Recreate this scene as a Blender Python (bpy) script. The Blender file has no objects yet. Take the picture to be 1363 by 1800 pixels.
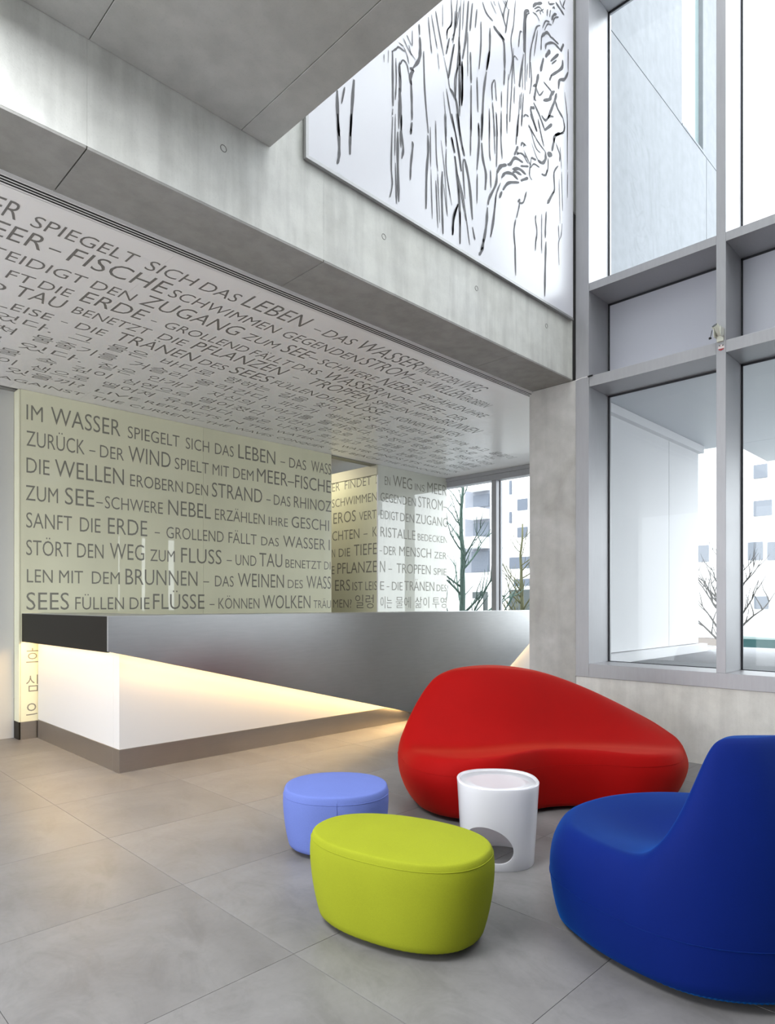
import bpy, bmesh, math, random
from mathutils import Vector, Matrix
random.seed(7)
PI = math.pi
COL = bpy.context.scene.collection

# ------------------------------------------------------------------ camera, world, light, exposure
F_PX, CX, HY, HC = 1149.0, 681.5, 1062.0, 1.2          # focal length (px), principal x, horizon y, eye height
_a = math.atan((1828 - CX) / F_PX)
SA, CA = math.sin(_a), math.cos(_a)                     # room axis X vanishes right, Y vanishes left
cam_d = bpy.data.cameras.new('camera'); cam = bpy.data.objects.new('camera', cam_d); COL.objects.link(cam)
cam_d.sensor_fit = 'HORIZONTAL'; cam_d.sensor_width = 36.0
cam_d.lens = 36.0 * F_PX / 1363.0
cam_d.shift_x = 0.0; cam_d.shift_y = (HY - 900.0) / 1363.0
cam_d.clip_end = 300
YAW = -math.atan2(CA, SA)
cam.location = (0, 0, HC); cam.rotation_euler = (PI / 2, 0, YAW)
bpy.context.scene.camera = cam

sc = bpy.context.scene
sc.view_settings.view_transform = 'Standard'; sc.view_settings.look = 'None'
sc.view_settings.gamma = 1.0; sc.view_settings.use_curve_mapping = False
sc.view_settings.exposure = 1.62
sc.cycles.max_bounces = 10; sc.cycles.diffuse_bounces = 5; sc.cycles.glossy_bounces = 5
sc.cycles.transparent_max_bounces = 16; sc.cycles.sample_clamp_indirect = 6.0
sc.cycles.use_denoising = True

W = bpy.data.worlds.new('overcast_sky'); sc.world = W; W.use_nodes = True
nt = W.node_tree; bg = nt.nodes['Background']
tc = nt.nodes.new('ShaderNodeTexCoord'); sep = nt.nodes.new('ShaderNodeSeparateXYZ')
mr = nt.nodes.new('ShaderNodeMapRange'); mr.inputs['From Min'].default_value = -0.1; mr.inputs['From Max'].default_value = 1.0
mr.inputs['To Min'].default_value = 0.75; mr.inputs['To Max'].default_value = 1.15
mul = nt.nodes.new('ShaderNodeMath'); mul.operation = 'MULTIPLY'; mul.inputs[1].default_value = 2.1
nt.links.new(tc.outputs['Generated'], sep.inputs[0]); nt.links.new(sep.outputs['Z'], mr.inputs['Value'])
nt.links.new(mr.outputs[0], mul.inputs[0]); nt.links.new(mul.outputs[0], bg.inputs['Strength'])
bg.inputs['Color'].default_value = (0.93, 0.96, 1.0, 1)

def area_light(name, loc, rot, sx, sy, power, col):
    l = bpy.data.lights.new(name, 'AREA'); l.shape = 'RECTANGLE'; l.size = sx; l.size_y = sy
    l.energy = power; l.color = col
    o = bpy.data.objects.new(name, l); COL.objects.link(o); o.location = loc; o.rotation_euler = rot
    return o

# ------------------------------------------------------------------ picture measurements -> room planes
def _ray(x, y):
    r = (x - CX) / F_PX; u = -(y - HY) / F_PX
    return Vector((r * SA + CA, -r * CA + SA, u))
def onX(x, y, v): d = _ray(x, y); return Vector((0, 0, HC)) + d * (v / d.x)
def onY(x, y, v): d = _ray(x, y); return Vector((0, 0, HC)) + d * (v / d.y)
def onZ(x, y, v): d = _ray(x, y); return Vector((0, 0, HC)) + d * ((v - HC) / d.z)
def cf(r, w, z=0.0): return Vector((r * SA + w * CA, -r * CA + w * SA, z))   # right / forward of the viewer

# ------------------------------------------------------------------ materials
def mat(name, col, rough=0.5, metal=0.0, spec=0.5, coat=0.0, coat_rough=0.05, emis=None, estr=0.0, sheen=0.0):
    m = bpy.data.materials.new(name); m.use_nodes = True
    p = m.node_tree.nodes['Principled BSDF']
    p.inputs['Base Color'].default_value = (*col, 1); p.inputs['Roughness'].default_value = rough
    p.inputs['Metallic'].default_value = metal; p.inputs['Specular IOR Level'].default_value = spec
    p.inputs['Coat Weight'].default_value = coat; p.inputs['Coat Roughness'].default_value = coat_rough
    p.inputs['Sheen Weight'].default_value = sheen
    if emis: p.inputs['Emission Color'].default_value = (*emis, 1); p.inputs['Emission Strength'].default_value = estr
    return m
def N(m, t, **kw):
    n = m.node_tree.nodes.new(t)
    for k, v in kw.items(): setattr(n, k, v)
    return n
def noise(m, scale, detail=5, stretch=(1, 1, 1), coord='Object', dist=0.0, rough=0.55):
    tc = N(m, 'ShaderNodeTexCoord'); mp = N(m, 'ShaderNodeMapping'); nz = N(m, 'ShaderNodeTexNoise')
    mp.inputs['Scale'].default_value = stretch
    nz.inputs['Scale'].default_value = scale; nz.inputs['Detail'].default_value = detail
    nz.inputs['Distortion'].default_value = dist; nz.inputs['Roughness'].default_value = rough
    L = m.node_tree.links
    L.new(tc.outputs[coord], mp.inputs[0]); L.new(mp.outputs[0], nz.inputs['Vector'])
    return nz.outputs['Fac']
def ramp(m, fac, stops):
    r = N(m, 'ShaderNodeValToRGB'); e = r.color_ramp.elements
    e[0].position, e[0].color = stops[0][0], (*stops[0][1], 1)
    e[1].position, e[1].color = stops[-1][0], (*stops[-1][1], 1)
    for p, c in stops[1:-1]:
        k = e.new(p); k.color = (*c, 1)
    m.node_tree.links.new(fac, r.inputs[0]); return r.outputs[0]
def mix(m, a, b, fac=0.5, mode='MIX'):
    n = N(m, 'ShaderNodeMix', data_type='RGBA', blend_type=mode)
    L = m.node_tree.links
    if isinstance(fac, (int, float)): n.inputs[0].default_value = fac
    else: L.new(fac, n.inputs[0])
    for s, i in ((a, 6), (b, 7)):
        if isinstance(s, tuple): n.inputs[i].default_value = (*s, 1)
        else: L.new(s, n.inputs[i])
    return n.outputs[2]
def setcol(m, out): m.node_tree.links.new(out, m.node_tree.nodes['Principled BSDF'].inputs['Base Color'])
def bump(m, fac, strength=0.1, dist=0.01):
    b = N(m, 'ShaderNodeBump'); b.inputs['Strength'].default_value = strength; b.inputs['Distance'].default_value = dist
    m.node_tree.links.new(fac, b.inputs['Height']); m.node_tree.links.new(b.outputs[0], m.node_tree.nodes['Principled BSDF'].inputs['Normal'])
def g(v): return (v, v, v)

def concrete(name, base, var=0.12, tint=(1.0, 0.99, 0.95), streak=0.25, rough=0.75, big=0.9):
    m = mat(name, base, rough, spec=0.3)
    n1 = noise(m, big, 6, dist=0.6); n2 = noise(m, 9, 6); n3 = noise(m, 3.0, 5, (3.5, 3.5, 0.35)); n4 = noise(m, 130, 3)
    lo = tuple(c * (1 - var) * t for c, t in zip(base, tint)); hi = tuple(c * (1 + var) for c in base)
    c = ramp(m, n1, [(0.3, lo), (0.7, hi)])
    c = mix(m, c, ramp(m, n2, [(0.3, g(0.80)), (0.68, g(1.10))]), 0.45, 'MULTIPLY')
    c = mix(m, c, ramp(m, n3, [(0.38, g(0.62)), (0.56, g(1.05))]), streak, 'MULTIPLY')
    c = mix(m, c, ramp(m, n4, [(0.25, g(0.7)), (0.45, g(1.0))]), 0.25, 'MULTIPLY')
    setcol(m, c); bump(m, n4, 0.08, 0.004)
    return m
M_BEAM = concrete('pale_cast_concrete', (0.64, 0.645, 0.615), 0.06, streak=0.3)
M_SOFFIT = concrete('shaded_cast_concrete', (0.33, 0.325, 0.31), 0.10, streak=0.2)  # same concrete as the beam face, underside shade put into the colour
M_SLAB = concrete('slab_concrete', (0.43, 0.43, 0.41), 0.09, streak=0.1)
M_COLUMN = concrete('column_concrete', (0.42, 0.41, 0.395), 0.14, streak=0.15, big=2.2)
M_JOINT = mat('joint_shadow_filler', (0.16, 0.155, 0.15), 0.9)
M_WHITE = mat('white_paint', (0.78, 0.77, 0.75), 0.5)
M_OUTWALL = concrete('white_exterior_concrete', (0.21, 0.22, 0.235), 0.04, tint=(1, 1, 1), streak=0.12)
M_OUTLOW = mat('white_facade_panel', (0.74, 0.74, 0.75), 0.6)

def tile_material():
    m = mat('stone_grey_porcelain', (0.4, 0.39, 0.37), 0.42, spec=0.5)
    oi = N(m, 'ShaderNodeObjectInfo')
    n1 = noise(m, 1.3, 7, (1, 1, 1), dist=0.9, rough=0.6); n2 = noise(m, 3.0, 9, (1.6, 0.9, 1), dist=1.4, rough=0.68); n3 = noise(m, 45, 4)
    c = ramp(m, n1, [(0.3, (0.158, 0.151, 0.148)), (0.55, (0.202, 0.195, 0.191)), (0.75, (0.240, 0.233, 0.229))])
    c = mix(m, c, ramp(m, n2, [(0.36, g(0.72)), (0.50, g(1.0)), (0.66, g(1.08))]), 0.55, 'MULTIPLY')
    c = mix(m, c, ramp(m, n3, [(0.3, g(0.9)), (0.6, g(1.03))]), 0.4, 'MULTIPLY')
    c = mix(m, c, ramp(m, oi.outputs['Random'], [(0.0, g(0.92)), (1.0, g(1.06))]), 0.8, 'MULTIPLY')
    setcol(m, c)
    r = N(m, 'ShaderNodeMapRange'); r.inputs['To Min'].default_value = 0.34; r.inputs['To Max'].default_value = 0.52
    m.node_tree.links.new(n2, r.inputs['Value']); m.node_tree.links.new(r.outputs[0], m.node_tree.nodes['Principled BSDF'].inputs['Roughness'])
    bump(m, n3, 0.03, 0.002)
    return m
M_TILE = tile_material()
M_GROUT = mat('dark_grout', (0.13, 0.12, 0.11), 0.9)

def brushed(name, col, rough, aniso=0.6, stretch=(2, 2, 60), metal=1.0):
    m = mat(name, col, rough, metal)
    n1 = noise(m, 6, 6, stretch); n2 = noise(m, 1.2, 3)
    c = mix(m, tuple(v * 0.88 for v in col), tuple(min(1, v * 1.06) for v in col), n1)
    c = mix(m, c, ramp(m, n2, [(0.3, g(0.86)), (0.7, g(1.05))]), 0.6, 'MULTIPLY')
    setcol(m, c)
    r = N(m, 'ShaderNodeMapRange'); r.inputs['To Min'].default_value = rough * 0.8; r.inputs['To Max'].default_value = rough * 1.25
    m.node_tree.links.new(n1, r.inputs['Value']); m.node_tree.links.new(r.outputs[0], m.node_tree.nodes['Principled BSDF'].inputs['Roughness'])
    return m
M_STEEL = brushed('brushed_stainless_steel', (0.52, 0.52, 0.52), 0.30, stretch=(1, 1, 9))
_tg = N(M_STEEL, 'ShaderNodeTangent', direction_type='RADIAL', axis='Z')
M_STEEL.node_tree.links.new(_tg.outputs[0], M_STEEL.node_tree.nodes['Principled BSDF'].inputs['Tangent'])
M_STEEL.node_tree.nodes['Principled BSDF'].inputs['Anisotropic'].default_value = 0.75
M_PLINTH = brushed('dark_brushed_steel', (0.50, 0.465, 0.43), 0.33)
M_BLACKSTEEL = mat('black_brown_laminate', (0.012, 0.010, 0.007), 0.45, spec=0.15)
M_ALU = brushed('anodised_aluminium', (0.37, 0.37, 0.385), 0.42, stretch=(8, 8, 1), metal=0.3)
M_SPANDREL = mat('pale_blue_grey_glass_panel', (0.50, 0.51, 0.57), 0.25, spec=0.6)
M_GASKET = mat('black_rubber_gasket', (0.012, 0.013, 0.018), 0.6)
M_BLACK = mat('black', (0.01, 0.01, 0.01), 0.7)

def ceiling_mat():
    m = mat('white_satin_ceiling', (0.88, 0.86, 0.85), 0.26, spec=0.45)
    bump(m, noise(m, 5, 3), 0.04, 0.02)
    return m
M_TEXTCEIL = ceiling_mat()
M_LETTER_C = mat('grey_ceiling_lettering', (0.20, 0.19, 0.18), 0.40, spec=0.3)
M_LETTER_G = mat('grey_glass_lettering', (0.24, 0.235, 0.19), 0.25, spec=0.5)

def frosted(name, col):
    m = mat(name, col, 0.5, spec=0.5, coat=1.0, coat_rough=0.015)
    m.node_tree.nodes['Principled BSDF'].inputs['Coat IOR'].default_value = 1.7
    n1 = noise(m, 0.8, 4, (1.5, 1.5, 0.5), dist=0.5)
    setcol(m, ramp(m, n1, [(0.3, tuple(c * 0.92 for c in col)), (0.7, tuple(min(1, c * 1.05) for c in col))]))
    return m
M_FROST = frosted('yellow_green_backpainted_glass', (0.80, 0.79, 0.57))
M_FROST2 = frosted('pale_backpainted_glass', (0.62, 0.625, 0.54))

def window_glass():
    m = bpy.data.materials.new('clear_window_glass'); m.use_nodes = True
    n = m.node_tree; n.nodes.clear()
    out = n.nodes.new('ShaderNodeOutputMaterial'); tr = n.nodes.new('ShaderNodeBsdfTransparent'); gl = n.nodes.new('ShaderNodeBsdfGlossy')
    tr.inputs[0].default_value = (0.95, 0.97, 0.97, 1); gl.inputs['Roughness'].default_value = 0.01
    lw = n.nodes.new('ShaderNodeLayerWeight'); lw.inputs[0].default_value = 0.5; pw = n.nodes.new('ShaderNodeMath'); pw.operation = 'POWER'; pw.inputs[1].default_value = 5.0; fr = n.nodes.new('ShaderNodeMath'); fr.operation = 'MULTIPLY_ADD'; fr.inputs[1].default_value = 0.90; fr.inputs[2].default_value = 0.02; n.links.new(lw.outputs['Facing'], pw.inputs[0]); n.links.new(pw.outputs[0], fr.inputs[0]); mx = n.nodes.new('ShaderNodeMixShader')
    n.links.new(fr.outputs[0], mx.inputs[0]); n.links.new(tr.outputs[0], mx.inputs[1]); n.links.new(gl.outputs[0], mx.inputs[2])
    n.links.new(mx.outputs[0], out.inputs[0]); return m
M_GLASS = window_glass()

def fabric(name, col, var=0.10, sheen=0.0, tint=None):
    m = mat(name, col, 0.75, spec=0.12, sheen=sheen)
    p = m.node_tree.nodes['Principled BSDF']
    p.inputs['Sheen Roughness'].default_value = 0.4
    p.inputs['Sheen Tint'].default_value = (*(tint or col), 1)
    n1 = noise(m, 260, 2); n2 = noise(m, 3, 4)
    c = mix(m, tuple(v * (1 - var) for v in col), tuple(min(1, v * (1 + var)) for v in col), n1)
    c = mix(m, c, ramp(m, n2, [(0.3, g(0.93)), (0.7, g(1.04))]), 0.8, 'MULTIPLY')
    setcol(m, c); bump(m, n1, 0.12, 0.0015)
    return m
M_RED = fabric('red_wool_upholstery', (0.30, 0.001, 0.0008), sheen=0.25, tint=(1.0, 0.16, 0.07))
M_BLUE = fabric('royal_blue_wool_upholstery', (0.0002, 0.009, 0.115), sheen=0.40, tint=(0.0, 0.22, 0.75))
M_LIME = fabric('lime_wool_upholstery', (0.27, 0.30, 0.016))
M_PERI = fabric('periwinkle_wool_upholstery', (0.13, 0.175, 0.46))
M_GLOSSW = mat('glossy_white_lacquer', (0.86, 0.86, 0.88), 0.12, spec=0.6, coat=0.6, coat_rough=0.03)
_tl = N(M_GLOSSW, 'ShaderNodeBsdfTranslucent'); _mx = N(M_GLOSSW, 'ShaderNodeMixShader'); _nt = M_GLOSSW.node_tree
_tl.inputs[0].default_value = (0.95, 0.95, 0.97, 1); _mx.inputs[0].default_value = 0.45
_nt.links.new(_nt.nodes['Principled BSDF'].outputs[0], _mx.inputs[1]); _nt.links.new(_tl.outputs[0], _mx.inputs[2])
_nt.links.new(_mx.outputs[0], _nt.nodes['Material Output'].inputs[0])

# ------------------------------------------------------------------ mesh helpers
class MB:
    def __init__(s): s.v = []; s.f = []
    def box(s, x0, x1, y0, y1, z0, z1):
        b = len(s.v)
        s.v += [(x0, y0, z0), (x1, y0, z0), (x1, y1, z0), (x0, y1, z0), (x0, y0, z1), (x1, y0, z1), (x1, y1, z1), (x0, y1, z1)]
        s.f += [tuple(b + i for i in q) for q in ((0, 3, 2, 1), (4, 5, 6, 7), (0, 1, 5, 4), (1, 2, 6, 5), (2, 3, 7, 6), (3, 0, 4, 7))]
        return s
    def prism(s, poly, axis, a0, a1):
        """poly: list of 2-D points, extruded along axis (0,1,2) from a0 to a1"""
        b = len(s.v); n = len(poly)
        for a in (a0, a1):
            for p in poly:
                q = list(p); q.insert(axis, a); s.v.append(tuple(q))
        s.f.append(tuple(b + i for i in range(n))[::-1]); s.f.append(tuple(b + n + i for i in range(n)))
        for i in range(n):
            j = (i + 1) % n; s.f.append((b + i, b + j, b + n + j, b + n + i))
        return s
    def tube(s, pts, r, n=8, closed=False, cap=True):
        pts = [Vector(p) for p in pts]; m = len(pts); b = len(s.v)
        rr = r if isinstance(r, (list, tuple)) else [r] * m
        up = Vector((0, 0, 1))
        for i, p in enumerate(pts):
            d = (pts[(i + 1) % m] - pts[i - 1]) if closed else (pts[min(i + 1, m - 1)] - pts[max(i - 1, 0)])
            if d.length < 1e-9: d = Vector((0, 0, 1))
            d.normalize(); u = up if abs(d.z) < 0.95 else Vector((1, 0, 0))
            a = d.cross(u).normalized(); c = d.cross(a)
            for k in range(n):
                t = 2 * PI * k / n; s.v.append(tuple(p + (a * math.cos(t) + c * math.sin(t)) * rr[i]))
        for i in range(m if closed else m - 1):
            for k in range(n):
                i2 = (i + 1) % m; k2 = (k + 1) % n
                s.f.append((b + i * n + k, b + i * n + k2, b + i2 * n + k2, b + i2 * n + k))
        if cap and not closed:
            s.f.append(tuple(b + k for k in range(n))); s.f.append(tuple(b + (m - 1) * n + k for k in range(n))[::-1])
        return s
    def lathe(s, prof, cx=0, cy=0, n=24):
        b = len(s.v); m = len(prof)
        for r, z in prof:
            for k in range(n):
                t = 2 * PI * k / n; s.v.append((cx + r * math.cos(t), cy + r * math.sin(t), z))
        for i in range(m - 1):
            for k in range(n):
                k2 = (k + 1) % n; s.f.append((b + i * n + k, b + i * n + k2, b + (i + 1) * n + k2, b + (i + 1) * n + k))
        s.f.append(tuple(b + k for k in range(n))[::-1]); s.f.append(tuple(b + (m - 1) * n + k for k in range(n)))
        return s
    def build(s, name, m, parent=None, smooth=False, bevel=0.0):
        me = bpy.data.meshes.new(name); me.from_pydata(s.v, [], s.f); me.update()
        bm = bmesh.new(); bm.from_mesh(me)
        bmesh.ops.recalc_face_normals(bm, faces=bm.faces)
        if bevel: bmesh.ops.bevel(bm, geom=bm.edges[:], offset=bevel, segments=2, affect='EDGES', profile=0.5)
        bm.to_mesh(me); bm.free()
        if smooth:
            for p in me.polygons: p.use_smooth = True
        if m: me.materials.append(m)
        o = bpy.data.objects.new(name, me); COL.objects.link(o)
        if parent: o.parent = parent
        return o
def B(*a): return MB().box(*a)
def tag(o, label=None, cat=None, group=None, kind=None):
    if label: o['label'] = label
    if cat: o['category'] = cat
    if group: o['group'] = group
    if kind: o['kind'] = kind
    return o
def struct(o, label, cat): return tag(o, label, cat, kind='structure')
def empty(name, loc=(0, 0, 0), rz=0.0):
    o = bpy.data.objects.new(name, None); COL.objects.link(o); o.location = loc; o.rotation_euler = (0, 0, rz)
    o.empty_display_size = 0.1; return o

# ------------------------------------------------------------------ lettering
def glyph_mesh(word):
    c = bpy.data.curves.new('t', 'FONT'); c.body = word; c.size = 1; c.resolution_u = 3; c.offset = -0.006
    o = bpy.data.objects.new('t', c); COL.objects.link(o)
    bpy.context.view_layer.update()
    me = bpy.data.meshes.new_from_object(o.evaluated_get(bpy.context.evaluated_depsgraph_get()))
    v = [tuple(p.co[:2]) for p in me.vertices]; f = [tuple(p.vertices) for p in me.polygons]
    bpy.data.objects.remove(o); bpy.data.curves.remove(c); bpy.data.meshes.remove(me)
    return v, f
_gc = {}
def glyphs(word):
    if word not in _gc: _gc[word] = glyph_mesh(word)
    return _gc[word]
def is_kr(w): return any('\uac00' <= ch <= '\ud7a3' for ch in w)
def put_word(mb, word, s0, s1, base, cap, place):
    """word spans s0..s1 along the row, baseline at `base`, capitals `cap` high; place(s, t) -> xyz"""
    v, f = glyphs(word)
    if not v: return
    x0 = min(p[0] for p in v); x1 = max(p[0] for p in v)
    ky = cap / 0.682; b = len(mb.v)
    if word == '–':
        ym = sum(p[1] for p in v) / len(v)
        v = [(p[0], 0.27 + (p[1] - ym) * 1.1) for p in v]
    if is_kr(word): v = [(p[0], (p[1] + 0.04) * 0.92) for p in v]
    for p in v:
        mb.v.append(place(s0 + (p[0] - x0) / max(1e-6, x1 - x0) * (s1 - s0), base + p[1] * ky))
    mb.f += [tuple(b + i for i in q) for q in f]
def flat_build(mb, name, m, parent):
    me = bpy.data.meshes.new(name); me.from_pydata(mb.v, [], mb.f); me.update(); me.materials.append(m)
    o = bpy.data.objects.new(name, me); COL.objects.link(o); o.parent = parent; return o
def run_words(mb, items, s0, s1, base, caps, place):
    """lay out a run of (word, size) between s0 and s1"""
    nat = []
    for w, z in items:
        v, _ = glyphs(w); nat.append((max(p[0] for p in v) - min(p[0] for p in v)) * caps[z])
    gap = 0.30 * sum(caps[z] for _, z in items) / len(items)
    tot = sum(nat) + gap * (len(items) - 1); k = (s1 - s0) / tot; x = s0
    for (w, z), n in zip(items, nat):
        put_word(mb, w, x, x + n * k, base, caps[z], place); x += (n + gap) * k

# ================================================================== SETTING
XW = 5.131                # inner face of the window wall
YB = 2.859                # face of the concrete beam towards the viewer
ZB = 3.130                # underside of beam
YC = 3.262                # where the suspended ceiling begins
ZC = 3.108                # suspended ceiling
XG = 5.484                # glass plane
YG = 6.389                # glass wall plane
XF = 7.70                 # far window plane
ZS = 3.595                # slab soffit

# floor: bed plus porcelain tiles, each a piece
floor = struct(B(-3.2, XF + 0.1, -4.2, 9.3, -0.20, -0.004).build('floor', M_GROUT), 'grey porcelain tile floor with thin joints', 'floor')
TX, TY, OX, OY = 0.803, 0.785, 1.360, 1.812
tile_me = {}
k = 0
for i in range(-6, 8):
    for j in range(-8, 10):
        x0 = OX + i * TX; y0 = OY + j * TY; x1 = x0 + TX; y1 = y0 + TY
        if y0 > 9.3 or x0 > XF or x0 < -3.2 or y0 < -4.2: continue
        ins = 0.0008
        if 'm' not in tile_me:
            t = B(ins, TX - ins, ins, TY - ins, -0.012, 0.0).build('tile', M_TILE, floor, bevel=0.0008)
            tile_me['m'] = t
        else:
            t = tile_me['m'].copy(); COL.objects.link(t); t.parent = floor
        t.location = (x0, y0, 0)

# concrete beam in cast sections (joints at measured places), dark core behind the joints
beam = struct(B(-3.2, XW + 0.2, YB + 0.012, YC - 0.012, ZB + 0.012, 4.6).build('beam', M_JOINT), 'pale cast concrete downstand beam below the patterned panel', 'beam')
cuts = [-3.2, -1.2, 1.061, 2.355, 4.27, XW]
for a, b in zip(cuts, cuts[1:]):
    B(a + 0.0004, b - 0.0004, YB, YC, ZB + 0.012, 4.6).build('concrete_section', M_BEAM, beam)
    B(a + 0.003, b - 0.003, YB + 0.001, YC, ZB, ZB + 0.0118).build('shaded_soffit', M_SOFFIT, beam)  # thin underside layer carrying the beam's shade as a darker colour
for (px, py) in ((393, 261), (675, 416), (838, 507), (961, 573)):
    p = onY(px, py, YB)
    ring = [(p.x + 0.0165 * math.cos(t), YB - 0.0005, p.z + 0.0165 * math.sin(t)) for t in [2 * PI * q / 24 for q in range(24)]]
    MB().tube(ring, 0.0016, 6, closed=True).build('tie_hole', M_JOINT, beam, smooth=True)

# slab over the viewer (left), cast panels
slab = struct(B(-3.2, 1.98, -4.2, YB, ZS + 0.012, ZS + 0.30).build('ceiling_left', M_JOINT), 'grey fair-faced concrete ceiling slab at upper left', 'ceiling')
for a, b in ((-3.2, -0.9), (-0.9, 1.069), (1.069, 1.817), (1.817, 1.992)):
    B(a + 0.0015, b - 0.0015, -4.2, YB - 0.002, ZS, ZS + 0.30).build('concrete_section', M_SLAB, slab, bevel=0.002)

# upper wall behind the patterned panel, atrium left wall and roof
struct(B(-3.2, XW + 0.3, YB + 0.0, YC, 4.6, 8.6).build('wall_atrium_back', M_BEAM), 'pale concrete wall behind the patterned panel', 'wall')
struct(B(1.50, 1.80, -4.2, YB, ZS + 0.30, 8.6).build('wall_atrium_left', M_BEAM), 'concrete wall of the tall hall above the slab', 'wall')
sky_fr = MB().box(1.50, XW + 0.5, -4.4, -3.6, 8.6, 8.8).box(1.50, XW + 0.5, 2.2, YC, 8.6, 8.8)
for q in range(6): sky_fr.box(1.50, XW + 0.5, -3.6 + q * 1.16, -3.5 + q * 1.16, 8.6, 8.8)
struct(sky_fr.build('ceiling_atrium', M_BEAM), 'concrete frame of the skylight over the tall hall', 'ceiling')
struct(B(-3.4, XW + 0.5, -4.4, -4.2, 0, 8.6).build('wall_front', mat('grey_wall', (0.22, 0.22, 0.215), 0.7)), 'grey wall behind the viewer', 'wall')
struct(MB().box(-3.4, -3.2, 6.3, 9.3, 0, 3.9).box(-3.4, -3.2, -4.2, 0.6, 0, 3.9).build('wall_left', M_WHITE), 'white wall at the far left of the lobby', 'wall')
struct(B(-3.4, XF + 0.3, 9.3, 9.5, 0, 3.4).build('wall_back', M_WHITE), 'white wall behind the glass rooms', 'wall')

# column between lobby window and far window; wall under the lobby window
struct(B(XW, XG + 0.05, 2.826, 3.293, 0, ZB).build('column', M_COLUMN, bevel=0.004), 'mottled grey concrete column between the windows', 'column')
struct(B(XW + 0.004, XG + 0.1, -4.2, 2.826, 0, 0.582).build('wall_right', concrete('parapet_concrete', (0.70, 0.69, 0.665), 0.07, streak=0.2)), 'low concrete wall under the lobby window', 'wall')
struct(B(XG + 0.05, XF, 3.06, 3.28, 0, 3.3).build('wall_bay', M_COLUMN), 'concrete side wall of the reception bay', 'wall')

# suspended lettered ceiling
ceil = struct(B(-3.2, XF + 0.05, YC + 0.075, YG + 0.13, ZC + 0.02, ZC + 0.12).build('ceiling', M_JOINT), 'satin white suspended ceiling printed with grey German, Korean and English lines', 'ceiling')
jx = [onZ(271, 478, ZC).x, onZ(404, 545, ZC).x]
cb = [-3.2, -0.6, jx[0], jx[1], 3.9, 5.4, XF + 0.05]
for a, b in zip(cb, cb[1:]):
    B(a + 0.0004, b - 0.0004, YC + 0.075, YG + 0.02, ZC, ZC + 0.02).build('ceiling_board', M_TEXTCEIL, ceil)
B(-3.2, XF + 0.05, YG + 0.14, 9.3, ZC + 0.18, ZC + 0.2).build('ceiling_board', M_WHITE, ceil)
dif = tag(empty('slot_diffuser', (0, YC, ZC)), 'long linear air diffuser with three black slots along the beam', 'diffuser')
for a, b in ((0.003, 0.019), (0.026, 0.041), (0.048, 0.062)):
    B(-3.2, XW + 0.33, a, b, 0.0005, 0.02).build('slot', M_BLACK, dif)
for a, b in ((-0.002, 0.003), (0.019, 0.026), (0.041, 0.048), (0.062, 0.078)):
    B(-3.2, XW + 0.33, a, b, 0.0, 0.02).build('rail', M_TEXTCEIL, dif)

# ------------------------------------------------------------------ lobby window (frames, transoms, panes)
ys = [2.704]
ybays = []
y = 2.704
for n in range(6):
    ybays.append((y - 1.014, y)); y -= 1.014 + 0.066
rows = [(0.694, 3.043, 'clear'), (3.132, 3.855, 'panel'), (3.922, 6.44, 'clear'), (6.51, 8.45, 'clear')]
ylow = ybays[-1][0]
win = struct(empty('window_1', (0, 0, 0)), 'tall aluminium window wall with deep reveals at the right of the lobby', 'window')
B(XW - 0.006, XG + 0.05, 2.704, 2.826, 0.582, 8.5).build('frame_post', M_ALU, win, bevel=0.002)
for (a, b) in ybays:
    B(XW, XG + 0.05, a - 0.066, a, 0.694, 8.5).build('mullion', M_ALU, win, bevel=0.002)
B(XW - 0.006, XG + 0.05, ylow - 0.066, 2.704, 0.582, 0.694).build('sill', M_ALU, win, bevel=0.002)
for z0, z1 in ((3.043, 3.132), (3.855, 3.922), (6.44, 6.51), (8.45, 8.6)):
    for (a, b) in ybays:
        B(XW + 0.0008, XG + 0.04, a + 0.0004, b - 0.0004, z0, z1).build('transom', M_ALU, win, bevel=0.0015)
for (z0, z1, kind) in rows:
    for (a, b) in ybays:
        if kind == 'clear':
            B(XG + 0.006, XG + 0.014, a + 0.004, b - 0.004, z0 + 0.004, z1 - 0.004).build('pane', M_GLASS, win)
        else:
            tag(B(XG + 0.002, XG + 0.02, a + 0.002, b - 0.002, z0 + 0.002, z1 - 0.002).build('spandrel_panel', M_SPANDREL, win))
        q = MB(); gw = 0.012
        q.box(XG - 0.006, XG + 0.004, b - gw, b, z0, z1).box(XG - 0.006, XG + 0.004, a, a + 0.006, z0, z1)
        q.box(XG - 0.006, XG + 0.004, a, b, z1 - gw * 1.3, z1).box(XG - 0.006, XG + 0.004, a, b, z0, z0 + 0.005)
        q.build('gasket', M_GASKET, win)

# far window beyond the desk
win2 = struct(empty('window_2', (0, 0, 0)), 'aluminium window behind the reception desk looking onto trees', 'window')
B(XF - 0.02, XF + 0.12, 3.28, 7.4, 2.972, ZC + 0.02).build('head', M_ALU, win2, bevel=0.003)
B(XF - 0.04, XF + 0.10, 3.28, 7.4, 3.055, ZC).build('blind_box', M_ALU, win2, bevel=0.003)
for ym in (3.34, 5.49, 7.3):
    B(XF, XF + 0.15, ym, ym + 0.085, 0.10, 2.972).build('mullion', M_ALU, win2, bevel=0.002)
B(XF, XF + 0.15, 3.28, 7.4, 0.0, 0.10).build('sill', M_ALU, win2, bevel=0.002)
for a, b in ((3.425, 5.49), (5.575, 7.3)):
    B(XF + 0.09, XF + 0.098, a + 0.004, b - 0.004, 0.104, 2.968).build('pane', M_GLASS, win2)
    B(XF + 0.085, XF + 0.089, b - 0.012, b, 0.104, 2.968).build('gasket', M_GASKET, win2)
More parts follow.
